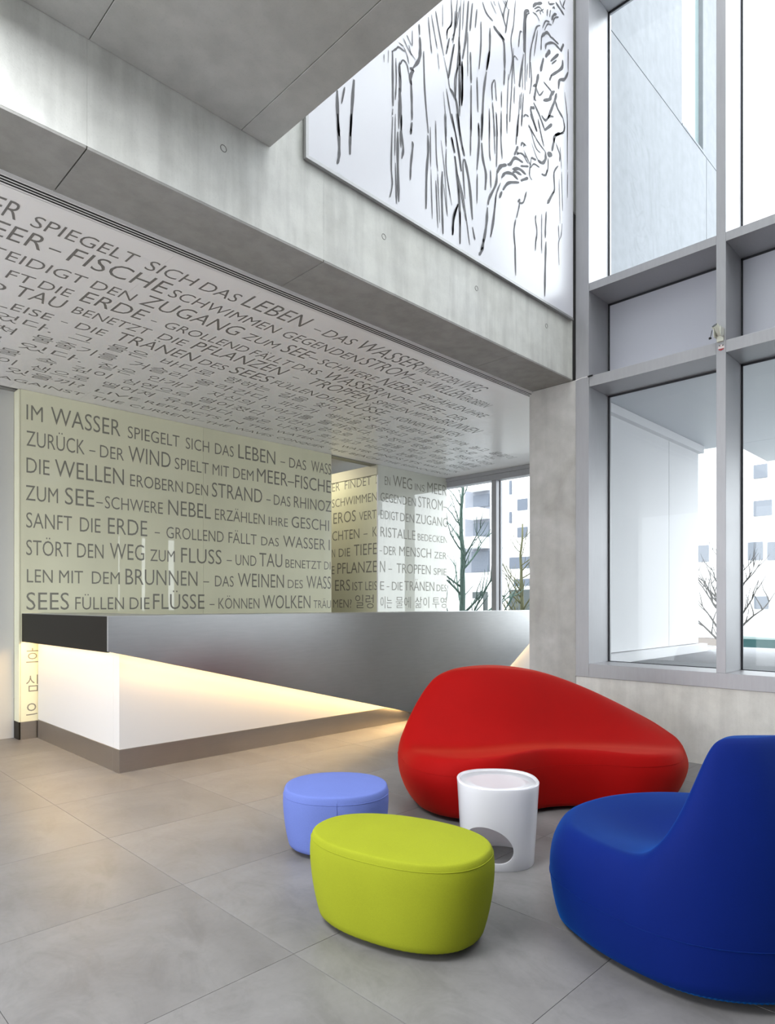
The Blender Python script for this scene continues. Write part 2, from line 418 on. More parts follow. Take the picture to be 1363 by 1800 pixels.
struct(B(XF, XF + 0.2, 7.4, 9.3, 0, 3.4).build('wall_far', M_WHITE), 'white wall beyond the glass rooms', 'wall')

# ------------------------------------------------------------------ glass walls with lettering
CAP = {'L': 0.157, 'M': 0.136, 'S': 0.119, 'X': 0.100}
ROWZ = [2.845, 2.612, 2.372, 2.126, 1.883, 1.638, 1.394, 1.149]
gw1 = struct(empty('wall_glass_left'), 'yellow-green glass wall with grey capital lettering left of the doorway', 'wall')
XL, XM, XR1, XR2 = 1.800, 5.392, 6.211, 7.68
for a, b in ((XL, 3.588), (3.588, XM)):
    B(a + 0.001, b - 0.001, YG, YG + 0.012, 0.155, ZC - 0.002).build('glass_panel', M_FROST, gw1)
B(XL, XM, YG + 0.014, YG + 0.10, 0.155, ZC - 0.002).build('core', M_WHITE, gw1)
B(XL + 0.0, XM, YG - 0.004, YG + 0.012, 0.0, 0.153).build('skirting', M_PLINTH, gw1, bevel=0.001)
B(XL - 0.012, XL - 0.002, YG, YG + 0.14, 0.155, ZC - 0.002).build('edge_glass', M_FROST, gw1)
B(XL - 0.014, XL - 0.002, YG - 0.003, YG + 0.14, 0.0, 0.153).build('edge_skirting', M_BLACKSTEEL, gw1)
def pl(x): return onY(x / 2.434, 900, YG).x           # letters measured in an enlarged crop of the left panel
L1 = [
 [('IM','M',113,183),('WASSER','L',218,515),('SPIEGELT','S',547,768),('SICH','S',795,895),('DAS','S',920,1000),('LEBEN','L',1020,1178),('–','S',1200,1220),('DAS','S',1238,1310),('WASS','M',1332,1417)],
 [('ZURÜCK','M',113,362),('–','S',382,408),('DER','S',428,530),('WIND','L',550,730),('SPIELT','S',748,893),('MIT','S',910,980),('DEM','S',998,1085),('MEER–FISCHE','L',1100,1416)],
 [('DIE','M',113,212),('WELLEN','L',235,530),('EROBERN','S',557,782),('DEN','S',800,890),('STRAND','L',907,1122),('–','S',1140,1158),('DAS','S',1172,1243),('RHINOZ','M',1258,1418)],
 [('ZUM','M',110,248),('SEE','L',278,403),('–','S',412,440),('SCHWERE','S',449,697),('NEBEL','L',720,902),('ERZÄHLEN','S',920,1133),('IHRE','X',1150,1232),('GESCHI','M',1248,1408)],
 [('SANFT','M',112,308),('DIE','M',342,430),('ERDE','L',462,630),('–','S',662,684),('GROLLEND','S',712,957),('FÄLLT','S',978,1098),('DAS','X',1118,1193),('WASSER','M',1212,1392),('I','M',1407,1411)],
 [('STÖRT','M',112,306),('DEN','M',330,443),('WEG','L',470,617),('ZUM','S',643,748),('FLUSS','L',775,948),('–','S',970,992),('UND','S',1008,1097),('TAU','L',1110,1208),('BENETZT','X',1222,1375),('DI','X',1388,1414)],
 [('LEN','S',115,225),('MIT','S',253,355),('DEM','S',393,512),('BRUNNEN','L',537,845),('–','S',870,895),('DAS','S',920,1000),('WEINEN','L',1018,1215),('DES','X',1232,1296),('WASS','L',1312,1416)],
 [('SEES','L',113,295),('FÜLLEN','S',322,530),('DIE','S',555,640),('FLÜSSE','L',655,875),('–','S',897,918),('KÖNNEN','S',935,1110),('WOLKEN','L',1125,1328),('TRÄU','X',1342,1416)],
]
PITCH = 0.2423
for words_, z in zip(L1, ROWZ):
    mb = MB()
    for w, s, a, b in words_: put_word(mb, w, pl(a), pl(b), z, CAP[s], lambda u, t: (u, YG - 0.0015, t))
    flat_build(mb, 'lettering_line', M_LETTER_G, gw1)
for kk, txt in enumerate(['되어 반짝이고 바람은 물고기와', '흐르는 강물을 거슬러 헤엄친다', '심연의 깊은 곳에서 물이 솟는다', '의 눈물은 호수를 채우고 있다']):
    mb = MB()
    ws = txt.split(); x = 1.845
    for w in ws:
        ln = len(w) * 0.115; put_word(mb, w, x, x + ln, ROWZ[-1] - PITCH * (kk + 1), 0.125, lambda u, t: (u, YG - 0.0015, t)); x += ln + 0.09
    flat_build(mb, 'lettering_line', M_LETTER_G, gw1)

gw2 = struct(empty('wall_glass_right'), 'pale glass box with grey lettering right of the doorway, mirroring the windows', 'wall')
B(XR1 + 0.012, XR2, YG, YG + 0.012, 0.155, ZC - 0.002).build('glass_panel', M_FROST2, gw2)
B(XR1 + 0.014, XR2, YG + 0.014, YG + 0.09, 0.155, ZC - 0.002).build('core', M_WHITE, gw2)
B(XR1, XR1 + 0.012, YG + 0.012, 8.6, 0.155, 2.965).build('side_glass', M_FROST, gw2)
B(XR1 - 0.004, XR1 + 0.010, YG - 0.002, YG + 0.012, 0.155, 2.965).build('corner_strip', M_WHITE, gw2)
B(XR1 - 0.01, XR1 + 0.10, YG + 0.004, 8.6, 2.968, ZC - 0.004).build('side_header', mat('cream_header', (0.55, 0.53, 0.42), 0.5), gw2, bevel=0.001)
B(XR1 + 0.016, XR1 + 0.08, YG + 0.1, 8.6, 0.155, 2.965).build('side_core', M_WHITE, gw2)
B(XR1, XR2, YG - 0.004, YG + 0.012, 0, 0.153).build('skirting', M_PLINTH, gw2)
def pr_(x): return onY(x / 3.098 + 520, 900, YG).x
def ps(x): return onX(min(663.3, x / 3.098 + 520), 900, XR1).y
def psd(x): return ps((x / 5.679 + 560 - 520) * 3.098)
R1 = [
 [('EN','S',485,515),('WEG','L',530,634),('INS','X',649,702),('MEER','L',717,822)],
 [('GEGEN','S',462,575),('DEN','S',583,655),('STROM–','L',668,824)],
 [('EIDIGT','S',462,560),('DEN','S',570,645),('ZUGANG','M',655,826)],
 [('RISTALLE','M',462,652),('BEDECKEN','X',665,826)],
 [('–','S',457,470),('DER','S',480,547),('MENSCH','M',565,738),('ZER','X',755,822)],
 [('N','L',459,487),('–','S',505,525),('TROPFEN','M',550,735),('SPIE','X',752,822)],
 [('E','S',460,482),('–','S',495,510),('DIE','S',525,582),('TRÄNEN','M',592,755),('DES','X',768,822)],
 [('이는','M',462,525),('물에','M',545,627),('삶이','M',650,727),('투영','M',745,822)],
]
SD = [
 [('ER','S',199,241),('FINDET','S',268,412),('D','S',437,455)],
 [('SCHWIMMEN','S',198,448)],
 [('EROS','L',206,328),('VERT','S',346,440)],
 [('CHTEN','M',200,347),('–','S',370,392),('K','M',420,443)],
 [('N','S',198,215),('DIE','S',235,297),('TIEFE','L',318,450)],
 [('E','S',197,212),('PFLANZE','L',228,452)],
 [('ERS','L',215,297),('IST','S',310,365),('LEIS','S',380,450)],
 [('MEN?','S',205,305),('일렁','L',325,425)],
]
for words_, z in zip(R1, ROWZ):
    mb = MB()
    for w, s, a, b in words_: put_word(mb, w, pr_(a), pr_(b), z, CAP[s], lambda u, t: (u, YG - 0.0015, t))
    flat_build(mb, 'lettering_line', M_LETTER_G, gw2)
for words_, z in zip(SD, ROWZ):
    mb = MB()
    for w, s, a, b in words_: put_word(mb, w, ps(a), ps(b), z, CAP[s], lambda u, t: (XR1 - 0.0015, u, t))
    flat_build(mb, 'side_lettering_line', M_LETTER_G, gw2)
struct(B(XM, XR1 + 0.0, YG + 0.02, YG + 0.14, ZC - 0.012, ZC + 0.19).build('trim_1', mat('olive_grey_header', (0.26, 0.25, 0.20), 0.5)), 'dark header over the doorway between the glass walls', 'header')
struct(B(1.50, 1.786, YG + 0.14, 9.3, 0, ZC).build('wall_side', mat('pale_grey_wall_panel', (0.52, 0.52, 0.51), 0.5)), 'pale grey wall panels at the left edge beside the glass wall', 'wall')
struct(B(1.49, 1.776 + 0.004, YG + 0.15, 9.3, 0, 0.17).build('baseboard_left', mat('grey_base', (0.36, 0.36, 0.37), 0.4), bevel=0.001), 'grey baseboard at the left edge', 'baseboard')

# ------------------------------------------------------------------ ceiling lettering (letter tops towards the viewer)
def cz(x, y): return onZ(x, y, ZC)
def ceil_place(u, t): return (u, -t, ZC - 0.001)       # t = -Y
CC = {'L': 0.165, 'M': 0.140, 'S': 0.118, 'X': 0.10, 'K': 0.120}
S_, L_, M_ = 'S', 'L', 'M'
# each row: reference point on baseline, then runs (words, start px, end px) on that baseline
CR = [
 ((80, 407), [([('WASSE','L')], None, (-4,378)), ([('R','L')], (1,380), (27,387)), ([('SPIEGELT','S')], (51,396), (232,466)), ([('SICH','S')], (252,473), (335,503)), ([('DAS','S')], (348,508), (411,531)), ([('LEBEN','L')], (422,534), (527,571)), ([('–','S')], (545,577), (557,581)), ([('DAS','S')], (564,587), (613,603)), ([('WASSER','L')], (620,607), (727,643)), ([('FINDET','S'),('DEN','S'),('WEG','L')], (730,645), (835,680))]),
 ((116, 457), [([('ME','L')], None, (4,420)), ([('ER','L')], (10,421), (70,441)), ([('–','L')], (79,447), (100,453)), ([('FISCHE','L')], (115,457), (284,517)), ([('SCHWIMMEN','S')], (293,520), (480,581)), ([('GEGEN','S')], (492,586), (572,613)), ([('DEN','S')], (577,616), (624,631)), ([('STROM–','L')], (629,637), (720,665)), ([('DIE','S'),('WELLEN','L'),('EROBERN','S')], (724,668), (850,706))]),
 ((127, 495), [([('VERT','S')], None, (1,452)), ([('EIDIGT','S')], (8,454), (143,499)), ([('DEN','S')], (157,506), (229,529)), ([('ZUGANG','L')], (243,533), (412,586)), ([('ZUM','S')], (424,593), (479,608)), ([('SEE–','L')], (490,613), (550,631)), ([('SCHWERE','S')], (556,634), (652,665)), ([('NEBEL','L')], (660,669), (724,690)), ([('ERZÄHLEN','S'),('IHRE','S')], (735,693), (845,722))]),
 ((138, 528), [([('FT','S')], (8,487), (53,500)), ([('DIE','S')], (65,506), (120,523)), ([('ERDE','L')], (138,528), (246,560)), ([('–','S')], (260,562), (270,566)), ([('GROLLEND','S')], (285,572), (428,615)), ([('FÄLLT','S')], (437,618), (503,638)), ([('DAS','S')], (511,641), (553,654)), ([('WASSER','L')], (563,657), (660,687)), ([('IN','S'),('DIE','S')], (664,689), (716,704)), ([('TIEFE','M'),('–','S'),('DER','S')], (722,706), (810,731))]),
 ((125, 549), [([('UND','S')], None, (6,515)), ([('TAU','L')], (20,520), (105,543)), ([('BENETZT','S')], (124,549), (256,587)), ([('DIE','S')], (275,593), (320,606)), ([('PFLANZEN','L')], (333,610), (490,655)), ([('–','S')], (509,661), (520,664)), ([('TROPFEN','L')], (536,669), (643,700)), ([('SPIELEN','S')], (653,703), (713,720)), ([('MIT','S'),('DEM','S'),('BRUNNEN','L')], (720,722), (830,752))]),
 ((130, 576), [([('IST','S'),('L','S')], None, (12,543)), ([('EISE','S')], (17,545), (86,564)), ([('–','S')], (103,567), (115,571)), ([('DIE','S')], (130,576), (180,590)), ([('TRÄNEN','L')], (198,595), (336,633)), ([('DES','S')], (347,637), (391,649)), ([('SEES','L')], (400,652), (466,670)), ([('FÜLLEN','S')], (474,672), (548,693)), ([('DIE','S')], (554,694), (588,704)), ([('FLÜSSE','L')], (592,706), (668,727)), ([('–','S'),('KÖNNEN','S'),('WOLKEN','M')], (680,729), (800,762))]),
]
row_y = []
for ri, (ref, runs) in enumerate(CR):
    by = cz(*ref).y; row_y.append(by); mb = MB()
    for items, a, b in runs:
        xb = onY(b[0], b[1], 1).x / 1.0
        def xat(px):     # X where pixel column px meets the baseline Y=by (on the ceiling plane)
            d = _ray(px, 900); return by * d.x / d.y
        x1 = xat(b[0])
        x0 = xat(a[0]) if a else x1 - 0.12 * sum(len(w) + 0.6 for w, _ in items)
        run_words(mb, items, x0, x1, -by, CC, ceil_place)
    flat_build(mb, 'lettering_line', M_LETTER_C, ceil)
dy = (row_y[-1] - row_y[0]) / 5.0
KR = ['들려주었다. 그 물은 바다로 향하는 길을 찾아 나섰다. 바람이 물고기와 놀고 물결이', '물결쳐 물줄기를 거슬러 올라간다. 파도가 해변을 점령하고 코뿔소가 호수로 가는', '지키고 있다. 짙은 안개가 자신의 이야기를 들려준다. 수정이 땅을 덮고 천둥소리와', '땅과 물 속 깊이 심연으로 떨어졌다. 인간이 강으로 가는 길을 막고 이슬은 식물을', '이슬이 샘으로 떨어져 유희한다. 물은 나직히 흐느끼고 바다의 눈물이 강을 채운다',
      '꿈꿀수 있을까? LIVE REFLECTS IN THE WATER–THE WATER FINDS ITS WAY BACK TO THE SEA–THE WIND', 'SWIM AGAINST THE CURRENT–THE WAVES CONQUER THE BEACH–THE RHINOCEROS DEFENDS THE ACCESS']
def korean_cell(w): return 0.150 * len(w) if is_kr(w) else 0.098 * len(w)
KX = [(20, 0), (-20, 0), (-5, 0), (-40, 0), (-35, 0), (-75, 0), (-25, 0)]
anch = [  # (index of word whose left edge sits at this pixel column on the row)
 (1, 118), (1, 52), (1, 30), (1, -8), (1, 50), (1, 8), (1, 5)]
for kk, txt in enumerate(KR):
    by = row_y[-1] + dy * (kk + 1) * (0.97 if kk < 5 else 0.955)
    ws = txt.split(); d = _ray(anch[kk][1], 900); xa = by * d.x / d.y
    wi, _ = anch[kk]; gap = 0.115
    x = xa - sum(korean_cell(w) + gap for w in ws[:wi]); mb = MB()
    for w in ws:
        ln = korean_cell(w)
        if x > 0.2 and x + ln < XF - 0.1: put_word(mb, w, x, x + ln, -by, CC['K'] if is_kr(w) else 0.085, ceil_place)
        x += ln + (gap if is_kr(w) else 0.07)
    flat_build(mb, 'lettering_line', M_LETTER_C, ceil)

area_light('slab_fill_light', (-0.4, 1.9, 3.5), (0, 0, 0), 1.6, 1.4, 60, (0.93, 0.96, 1.0))  # added fill light under the slab, out of view, brightens the floor
area_light('doorway_room_lamp', (5.72, 7.5, 3.25), (0, 0, 0), 0.5, 1.2, 5, (1.0, 0.93, 0.74))
# ================================================================== RECEPTION DESK
desk = tag(empty('reception_desk', (1.809, 4.5, 0)), 'long reception desk with slanted brushed steel front over a lit white body', 'desk')
DX, DY = 1.809, 4.5
def dl(o): o.location = (-DX, -DY, 0); return o
ZT, ZE = 1.116, 0.872
XE_ = 7.55
front = [(DX, ZE + 0.006), (onY(560, 1220, DY).x, onY(560, 1220, DY).z), (5.16, 0.03), (5.60, 0.012), (6.546, 0.413), (7.023, 0.708), (XE_, 1.03), (XE_, ZT), (DX, ZT)]
p1 = onY(733, 1255, DY)
front = [(DX, 0.876), (5.22, 0.012), (5.86, 0.012), (XE_, 1.03), (XE_, ZT), (DX, ZT)]
dl(MB().prism(front, 1, DY, DY + 0.02).build('front_panel', M_STEEL, desk, bevel=0.0012))
tag(dl(B(DX - 0.0, DX + 0.018, DY + 0.021, YG - 0.01, 0.868, ZT).build('end_panel', M_BLACKSTEEL, desk)), 'black end panel')
dl(B(DX + 0.001, XE_ - 0.001, DY + 0.001, DY + 0.42, ZT, ZT + 0.004).build('countertop', M_STEEL, desk))
dl(B(DX + 0.001, DX + 0.55, DY + 0.42, YG - 0.01, ZT, ZT + 0.004).build('countertop', M_STEEL, desk))
# white body recessed beneath, and its plinth
M_BODY = mat('white_desk_laminate', (0.66, 0.65, 0.645), 0.35, spec=0.4)
body = MB().box(1.937, 7.3, 4.622, 4.72, 0.166, 1.10).box(1.937, 2.03, 4.722, 6.365, 0.166, 1.10)
dl(body.build('body', M_BODY, desk, bevel=0.001))
pln = MB().box(1.934, 7.32, 4.617, 4.73, 0.0, 0.165).box(1.934, 2.04, 4.732, 6.362, 0.0, 0.165)
dl(pln.build('plinth', M_PLINTH, desk, bevel=0.001))
# warm light strips hidden behind the skirt panels
M_LED = mat('warm_light_strip', (1, 0.8, 0.5), 0.5, emis=(1.0, 0.72, 0.36), estr=3)
sl = (0.012 - 0.876) / (5.22 - DX)
x0, x1 = DX + 0.10, 4.95
za = lambda x: 0.876 + sl * (x - DX)
led = MB().prism([(x0, za(x0) + 0.05), (x1, za(x1) + 0.05), (x1, za(x1) + 0.062), (x0, za(x0) + 0.062)], 1, DY + 0.035, DY + 0.075)
dl(led.build('light_strip', M_LED, desk))
dl(B(DX + 0.04, DX + 0.08, DY + 0.12, YG - 0.05, 0.925, 0.937).build('light_strip', M_LED, desk))
s2 = (1.03 - 0.012) / (XE_ - 5.86); zb = lambda x: 0.012 + s2 * (x - 5.86)
dl(MB().prism([(6.05, zb(6.05) + 0.05), (7.3, zb(7.3) + 0.05), (7.3, zb(7.3) + 0.062), (6.05, zb(6.05) + 0.062)], 1, DY + 0.035, DY + 0.075).build('light_strip', M_LED, desk))
WARM = (1.0, 0.64, 0.26)
L = math.hypot(x1 - x0, za(x1) - za(x0))
# lamps of the strips: long, thin and pointing down
area_light('desk_strip_lamp', ((x0 + x1) / 2, DY + 0.055, (za(x0) + za(x1)) / 2 + 0.028), (-0.55, math.atan(-sl), 0), L, 0.03, 4.4, WARM)
area_light('desk_strip_lamp_end', (DX + 0.06, (DY + YG) / 2, 0.90), (0, 0.6, 0), 0.03, 1.75, 3.4, WARM)
area_light('desk_strip_lamp_right', (6.68, DY + 0.055, zb(6.68) + 0.045), (0, -math.atan(s2), 0), 1.35, 0.03, 1.0, WARM)

# ================================================================== PATTERNED PANEL
YP = 2.832
a0 = onY(537.6, 283, YP); a1 = onY(1005, 557, YP)
PX0, PX1, PZ0 = a0.x, a1.x + 0.03, 0.5 * (a0.z + a1.z)
M_PANEL = mat('white_satin_metal_panel', (0.64, 0.64, 0.67), 0.30, spec=0.6)
M_PFRAME = brushed('panel_frame_aluminium', (0.38, 0.38, 0.38), 0.4, metal=0.5)
M_CUT = mat('dark_cut_lines', (0.060, 0.058, 0.064), 0.6)
panel = tag(empty('wall_panel', (PX0, YP, PZ0)), 'large white metal wall panel cut with dark root-like drip lines', 'wall panel')
def pp(o): o.location = (-PX0, -YP, -PZ0); return o
M_PANEL_E = mat('white_panel', (0.62, 0.62, 0.66), 0.28, spec=0.6)
pp(B(PX0 + 0.02, PX1, YP + 0.002, YP + 0.012, PZ0 + 0.02, 8.2).build('face_sheet', M_PANEL_E, panel))
fr = MB().box(PX0, PX1, YP - 0.003, YP + 0.02, PZ0, PZ0 + 0.018).box(PX0, PX0 + 0.018, YP - 0.003, YP + 0.02, PZ0 + 0.0185, 8.2)
pp(fr.build('frame', M_PFRAME, panel))
for bx in (PX0 + 0.5, PX0 + 1.4, PX0 + 2.3):
    pp(B(bx, bx + 0.06, YP + 0.021, YB, PZ0 + 0.05, PZ0 + 0.09).build('bracket', M_BLACK, panel))
ORG = {'a': (580, 0), 'b': (580, 200), 'c': (780, 0), 'd': (780, 200), 'e': (780, 340)}
ST = """
a 30 75,900 80,1150 92,1363|b 26 78,0 95,300 92,430 75,500
a 16 150,868 118,1035|a 28 243,795 228,1000 205,1363|b 24 215,0 205,250 203,408
a 6 542,540 542,625|a 6 588,500 583,630|a 20 628,515 630,800 632,1060|a 10 630,1085 625,1150|b 14 628,30 615,500 625,700 600,835
a 16 620,515 660,490 690,470 750,515|a 10 690,425 740,465|a 12 660,580 665,800 655,1000|a 12 700,615 690,700 710,800|a 14 695,640 705,640 730,600 770,640 790,740
a 30 700,650 705,900 700,905 715,1300|a 12 690,1000 690,1290|b 26 680,180 680,500 690,880|b 12 655,490 668,900|b 10 655,1 650,420|b 14 705,170 710,340|b 22 718,10 715,180 735,350 718,450
a 10 735,380 790,500 860,600|a 10 770,350 820,460|a 8 825,305 825,460|a 10 740,470 775,560 790,640|a 10 790,450 815,550
a 16 893,240 898,350|a 30 900,370 905,500 890,600 830,680|a 34 800,680 830,700 805,770 815,850|a 22 812,800 820,1000 822,1200|a 22 822,1220 808,1338
b 22 820,86 808,205|b 20 822,275 830,320 812,500 805,662
a 12 985,170 1000,350 1020,535|a 10 1015,145 1050,350 1075,490|a 7 1078,530 1093,690|a 14 1058,110 1090,300 1140,560|a 7 1128,45 1128,270
a 16 938,510 950,900 985,1330|b 24 980,215 985,360 968,600 962,950|b 10 1005,130 1008,530|b 9 1010,555 1025,1050|b 12 1058,70 1065,400 1080,575|b 9 1078,600 1100,1090|b 12 1060,665 1080,1140|b 22 1125,575 1120,800 1132,1200
b 8 1112,265 1150,600 1175,1025|a 7 1135,915 1160,1200 1165,1363|b 9 1162,355 1165,580 1220,915|a 14 1165,885 1210,1150 1265,1363|b 12 1220,0 1265,250 1312,575
b 20 1215,230 1245,390|b 22 1252,425 1270,600 1300,1000 1302,1300|b 10 1265,560 1330,900 1363,1070|b 22 1280,900 1240,1050 1228,1210
a 10 1140,570 1185,780 1200,880 1260,1010|a 24 1200,880 1265,1010 1300,1363|a 12 1213,0 1220,220 1175,300 1172,390|a 14 1275,0 1250,290 1230,360|a 14 1195,380 1165,540|a 12 1245,440 1190,780|b 24 1265,0 1310,250 1345,425|a 14 1305,600 1250,790 1260,1010
a 22 1290,370 1300,600 1300,660|a 26 1322,610 1322,800 1318,1055|a 12 1300,800 1298,1160|b 8 1163,0 1160,325
c 12 78,0 82,230 40,300 35,390|c 14 140,120 105,350 85,400|c 14 60,380 25,540|c 14 105,440 45,780|c 12 175,0 155,450 130,780 120,1000|c 24 155,380 160,560 160,1060
c 22 250,10 225,370 190,590|c 24 185,620 190,850 182,1052|c 18 290,30 265,310|c 14 335,90 318,280|c 10 243,320 243,760|c 20 270,520 277,830|c 20 277,850 275,1363|c 10 95,430 110,300 115,110|c 9 205,0 190,300|c 9 130,280 165,60
c 16 375,215 375,450 355,690|c 16 335,770 345,1120|c 22 465,280 462,500 430,700|c 24 430,715 400,950 385,1363|c 26 460,510 430,700|c 18 390,20 430,130 495,210
c 12 350,1240 350,1363|c 16 510,795 485,850 490,1000|c 12 515,800 530,1010|c 14 490,1020 515,1363|c 12 458,1080 460,1363|c 12 525,1120 540,1363|c 12 580,910 580,1075|c 14 577,1105 578,1363
c 34 500,260 560,340 610,400|c 26 560,340 605,430 612,700|c 20 612,690 605,850|c 16 640,0 600,150 625,270|c 12 545,10 600,180|c 10 470,10 530,145|c 16 655,90 620,330|c 12 720,0 700,250 675,400 690,600 650,800|c 10 500,10 520,60|c 10 610,0 640,60|c 9 590,0 650,100
c 10 650,740 640,1000 635,1330|c 12 700,480 680,900 660,1220|c 12 745,600 710,560 700,620 712,840|c 10 710,860 705,1040
c 34 855,110 820,120 810,250 805,520|c 14 860,130 830,160 820,300 815,900|c 14 785,320 765,325 750,470|c 22 800,540 765,800 760,870|c 10 780,920 770,1100|c 14 800,930 780,1250|c 10 765,940 740,1363|c 18 745,1200 735,1363|c 16 965,255 930,270 905,350 870,520 860,780|c 12 940,300 905,560|c 12 870,620 880,800 862,940|c 8 790,640 790,900|c 8 840,630 830,820
c 26 895,70 920,40 985,30|c 12 905,90 960,70 1000,130|c 12 920,120 960,100 970,150|c 12 890,120 930,150 960,210|c 10 1000,90 970,110|c 14 1050,10 1060,40 1110,35|c 22 1120,20 1160,80 1205,150|c 12 1160,0 1190,80|c 14 1215,0 1195,60 1210,90|c 14 1090,80 1105,70 1110,90|c 22 1130,140 1100,150 1080,200|c 12 1150,170 1110,180 1090,240|c 12 1040,90 1035,160|c 10 1070,100 1060,170
c 14 1060,220 1020,210 990,280|c 12 1080,250 1040,240 1010,300|c 26 980,370 1000,345 1040,325 1080,380|c 18 1080,370 1150,440|c 14 980,360 975,500|c 20 1020,490 1030,440 1100,430 1170,500|c 26 1170,510 1200,440|c 34 1065,505 1020,565|c 24 1150,540 1070,610|c 28 1000,580 970,710|c 28 950,740 925,860|c 14 1130,600 1080,640|c 28 1190,600 1180,680 1075,755 |c 22 1080,750 1060,800|c 12 1245,490 1245,720|c 26 1245,720 1210,790 1160,800 1150,890
c 16 1000,815 1080,910|c 24 895,860 925,860 905,1000|c 14 930,880 960,950 1000,905|c 32 1110,910 1080,940 1060,990 1000,1000|c 26 1130,930 1110,1010 1040,1190|c 24 1120,1010 1140,1080 1195,1180|c 14 900,960 925,1010|c 30 870,1075 910,1075|c 26 870,1080 885,1150 935,1310|c 22 900,1020 960,1150 1010,1290|c 28 1010,1300 1085,1240|c 22 980,1150 1020,1200 1060,1160 1100,1165|c 14 1195,1180 1210,1270 1200,1320|c 22 1200,1325 1110,1350|c 16 800,1170 820,1145 855,1165|c 10 845,1250 900,1330|c 10 865,1290 915,1363|c 9 1210,920 1235,1150 1238,1363
d 20 870,0 935,180|d 18 945,50 975,200 1005,330|d 14 850,105 940,270 1020,380|d 12 870,150 920,330 970,390|d 10 880,290 930,430 970,490|d 28 1160,190 1110,230 1105,290|d 24 1110,240 1085,370|d 46 1040,405 1085,405|d 30 945,465 990,490 1020,450 1020,380|d 10 1210,100 1200,170 1150,210
d 12 1120,285 1160,400 1160,480|d 18 1145,520 1105,590 1110,750 1090,800|d 26 1100,780 1040,895|d 12 1045,440 1045,540 1025,610|d 20 980,600 1020,612 1035,560|d 8 1165,330 1180,550|d 8 1180,580 1190,970|d 7 1155,650 1165,1100|d 9 1238,0 1238,560|d 8 1240,580 1238,840
d 24 745,325 710,410|d 18 775,320 790,290 825,320|d 16 740,400 780,395 830,440|d 16 745,380 735,410|d 12 800,360 850,470 870,510|d 10 790,400 850,500|d 28 640,505 670,500 715,440 795,485|d 34 630,510 570,525 535,590|d 20 880,435 925,460|d 14 870,540 905,500 960,535|d 12 880,430 860,600 885,660
d 18 770,520 850,525|d 26 690,550 760,550 825,605|d 22 690,590 720,575 780,610|d 26 580,640 620,590 690,600 745,655|d 26 775,665 845,640|d 26 755,685 650,690 595,760|d 22 585,775 560,840|d 24 535,590 525,700 460,840 445,910|d 14 570,690 530,800 510,950 470,1235
d 28 440,935 430,1100 400,1280 375,1363|d 14 745,880 760,850|d 16 830,775 800,880 760,890|d 14 765,850 755,930 730,1040|d 16 722,1055 705,1180 720,1363|e 16 715,500 722,820|e 28 400,450 390,550 358,615|e 14 525,10 500,300 468,435
d 14 925,1010 920,1060 935,1180 920,1300|e 12 925,430 918,575|d 10 982,1000 980,1363|e 8 982,380 982,600|d 18 1028,975 1020,1120 1018,1240|e 22 1025,480 1018,700 1012,1028|e 8 1148,315 1155,460|e 8 1185,300 1175,420 1150,500 1155,715
d 12 10,0 28,330|d 9 28,350 30,560 82,910|d 18 80,0 150,350 180,575|d 26 140,0 175,260 210,420|d 20 80,230 115,390|d 20 112,420 160,850 165,1290|d 12 130,560 200,850 262,1310|d 16 210,450 195,520 215,850|d 28 215,455 260,700 290,1055|d 24 150,900 100,1030 92,1210|d 16 290,1130 315,1260
d 14 275,0 270,420|d 22 350,90 355,280 335,560|d 14 338,600 335,895|d 22 385,0 380,265|d 26 382,290 395,450 425,600 418,760|d 14 460,0 460,350 470,470|d 12 500,0 515,400|d 16 530,0 535,250 530,530|d 14 578,0 575,250 588,450|d 9 632,0 635,200|d 8 668,0 662,85|d 18 755,0 740,120 725,310|d 10 785,10 780,130|d 14 470,560 475,740|d 10 800,330 810,300|d 8 0,700 40,1025
"""
for line in ST.strip().splitlines():
    for seg in line.split('|'):
        t = seg.split(); ox, oy = ORG[t[0]]; wpx = float(t[1]) / 5.679 * 1.08
        pts = [onY(ox + float(q.split(',')[0]) / 5.679, oy + float(q.split(',')[1]) / 5.679, YP) for q in t[2:]]
        # smooth by Catmull-Rom
        P = [pts[0]] + pts + [pts[-1]]; C = []
        for i in range(1, len(P) - 2):
            for s in range(5):
                u = s / 5.0; p0, p1, p2, p3 = P[i - 1], P[i], P[i + 1], P[i + 2]
                C.append(0.5 * ((2 * p1) + (p2 - p0) * u + (2 * p0 - 5 * p1 + 4 * p2 - p3) * u * u + (3 * p1 - p0 - 3 * p2 + p3) * u ** 3))
        C.append(P[-2]); mb = MB(); n = len(C)
        for i, p in enumerate(C):
            d = C[min(i + 1, n - 1)] - C[max(i - 1, 0)]; d.y = 0; d.normalize()
            nn = Vector((-d.z, 0, d.x))
            e = min(i, n - 1 - i) / max(1, n - 1)
            depth = p.x * CA + p.y * SA
            wd = wpx * depth / F_PX * (0.45 + 0.55 * min(1, e * 5)) * (0.85 + 0.3 * math.sin(i * 1.3 + pts[0].x * 40) * 0.5)
            wv = nn * wd * 0.5
            wv.x *= 1.25
            mb.v += [tuple(p + wv - Vector((0, 0.0008, 0))), tuple(p - wv - Vector((0, 0.0008, 0)))]
            if i: b = 2 * i; mb.f.append((b - 2, b - 1, b + 1, b))
        o = flat_build(mb, 'cut_line', M_CUT, panel); pp(o)

# ================================================================== SOFT SEATING
def smooth(t): t = max(0.0, min(1.0, t)); return t * t * (3 - 2 * t)
def interp(tab, x):
    if x <= tab[0][0]: return tab[0][1]
    for (a, va), (b, vb) in zip(tab, tab[1:]):
        if x <= b: return va + (vb - va) * smooth((x - a) / (b - a)) * 0.5 + (vb - va) * (x - a) / (b - a) * 0.5
    return tab[-1][1]
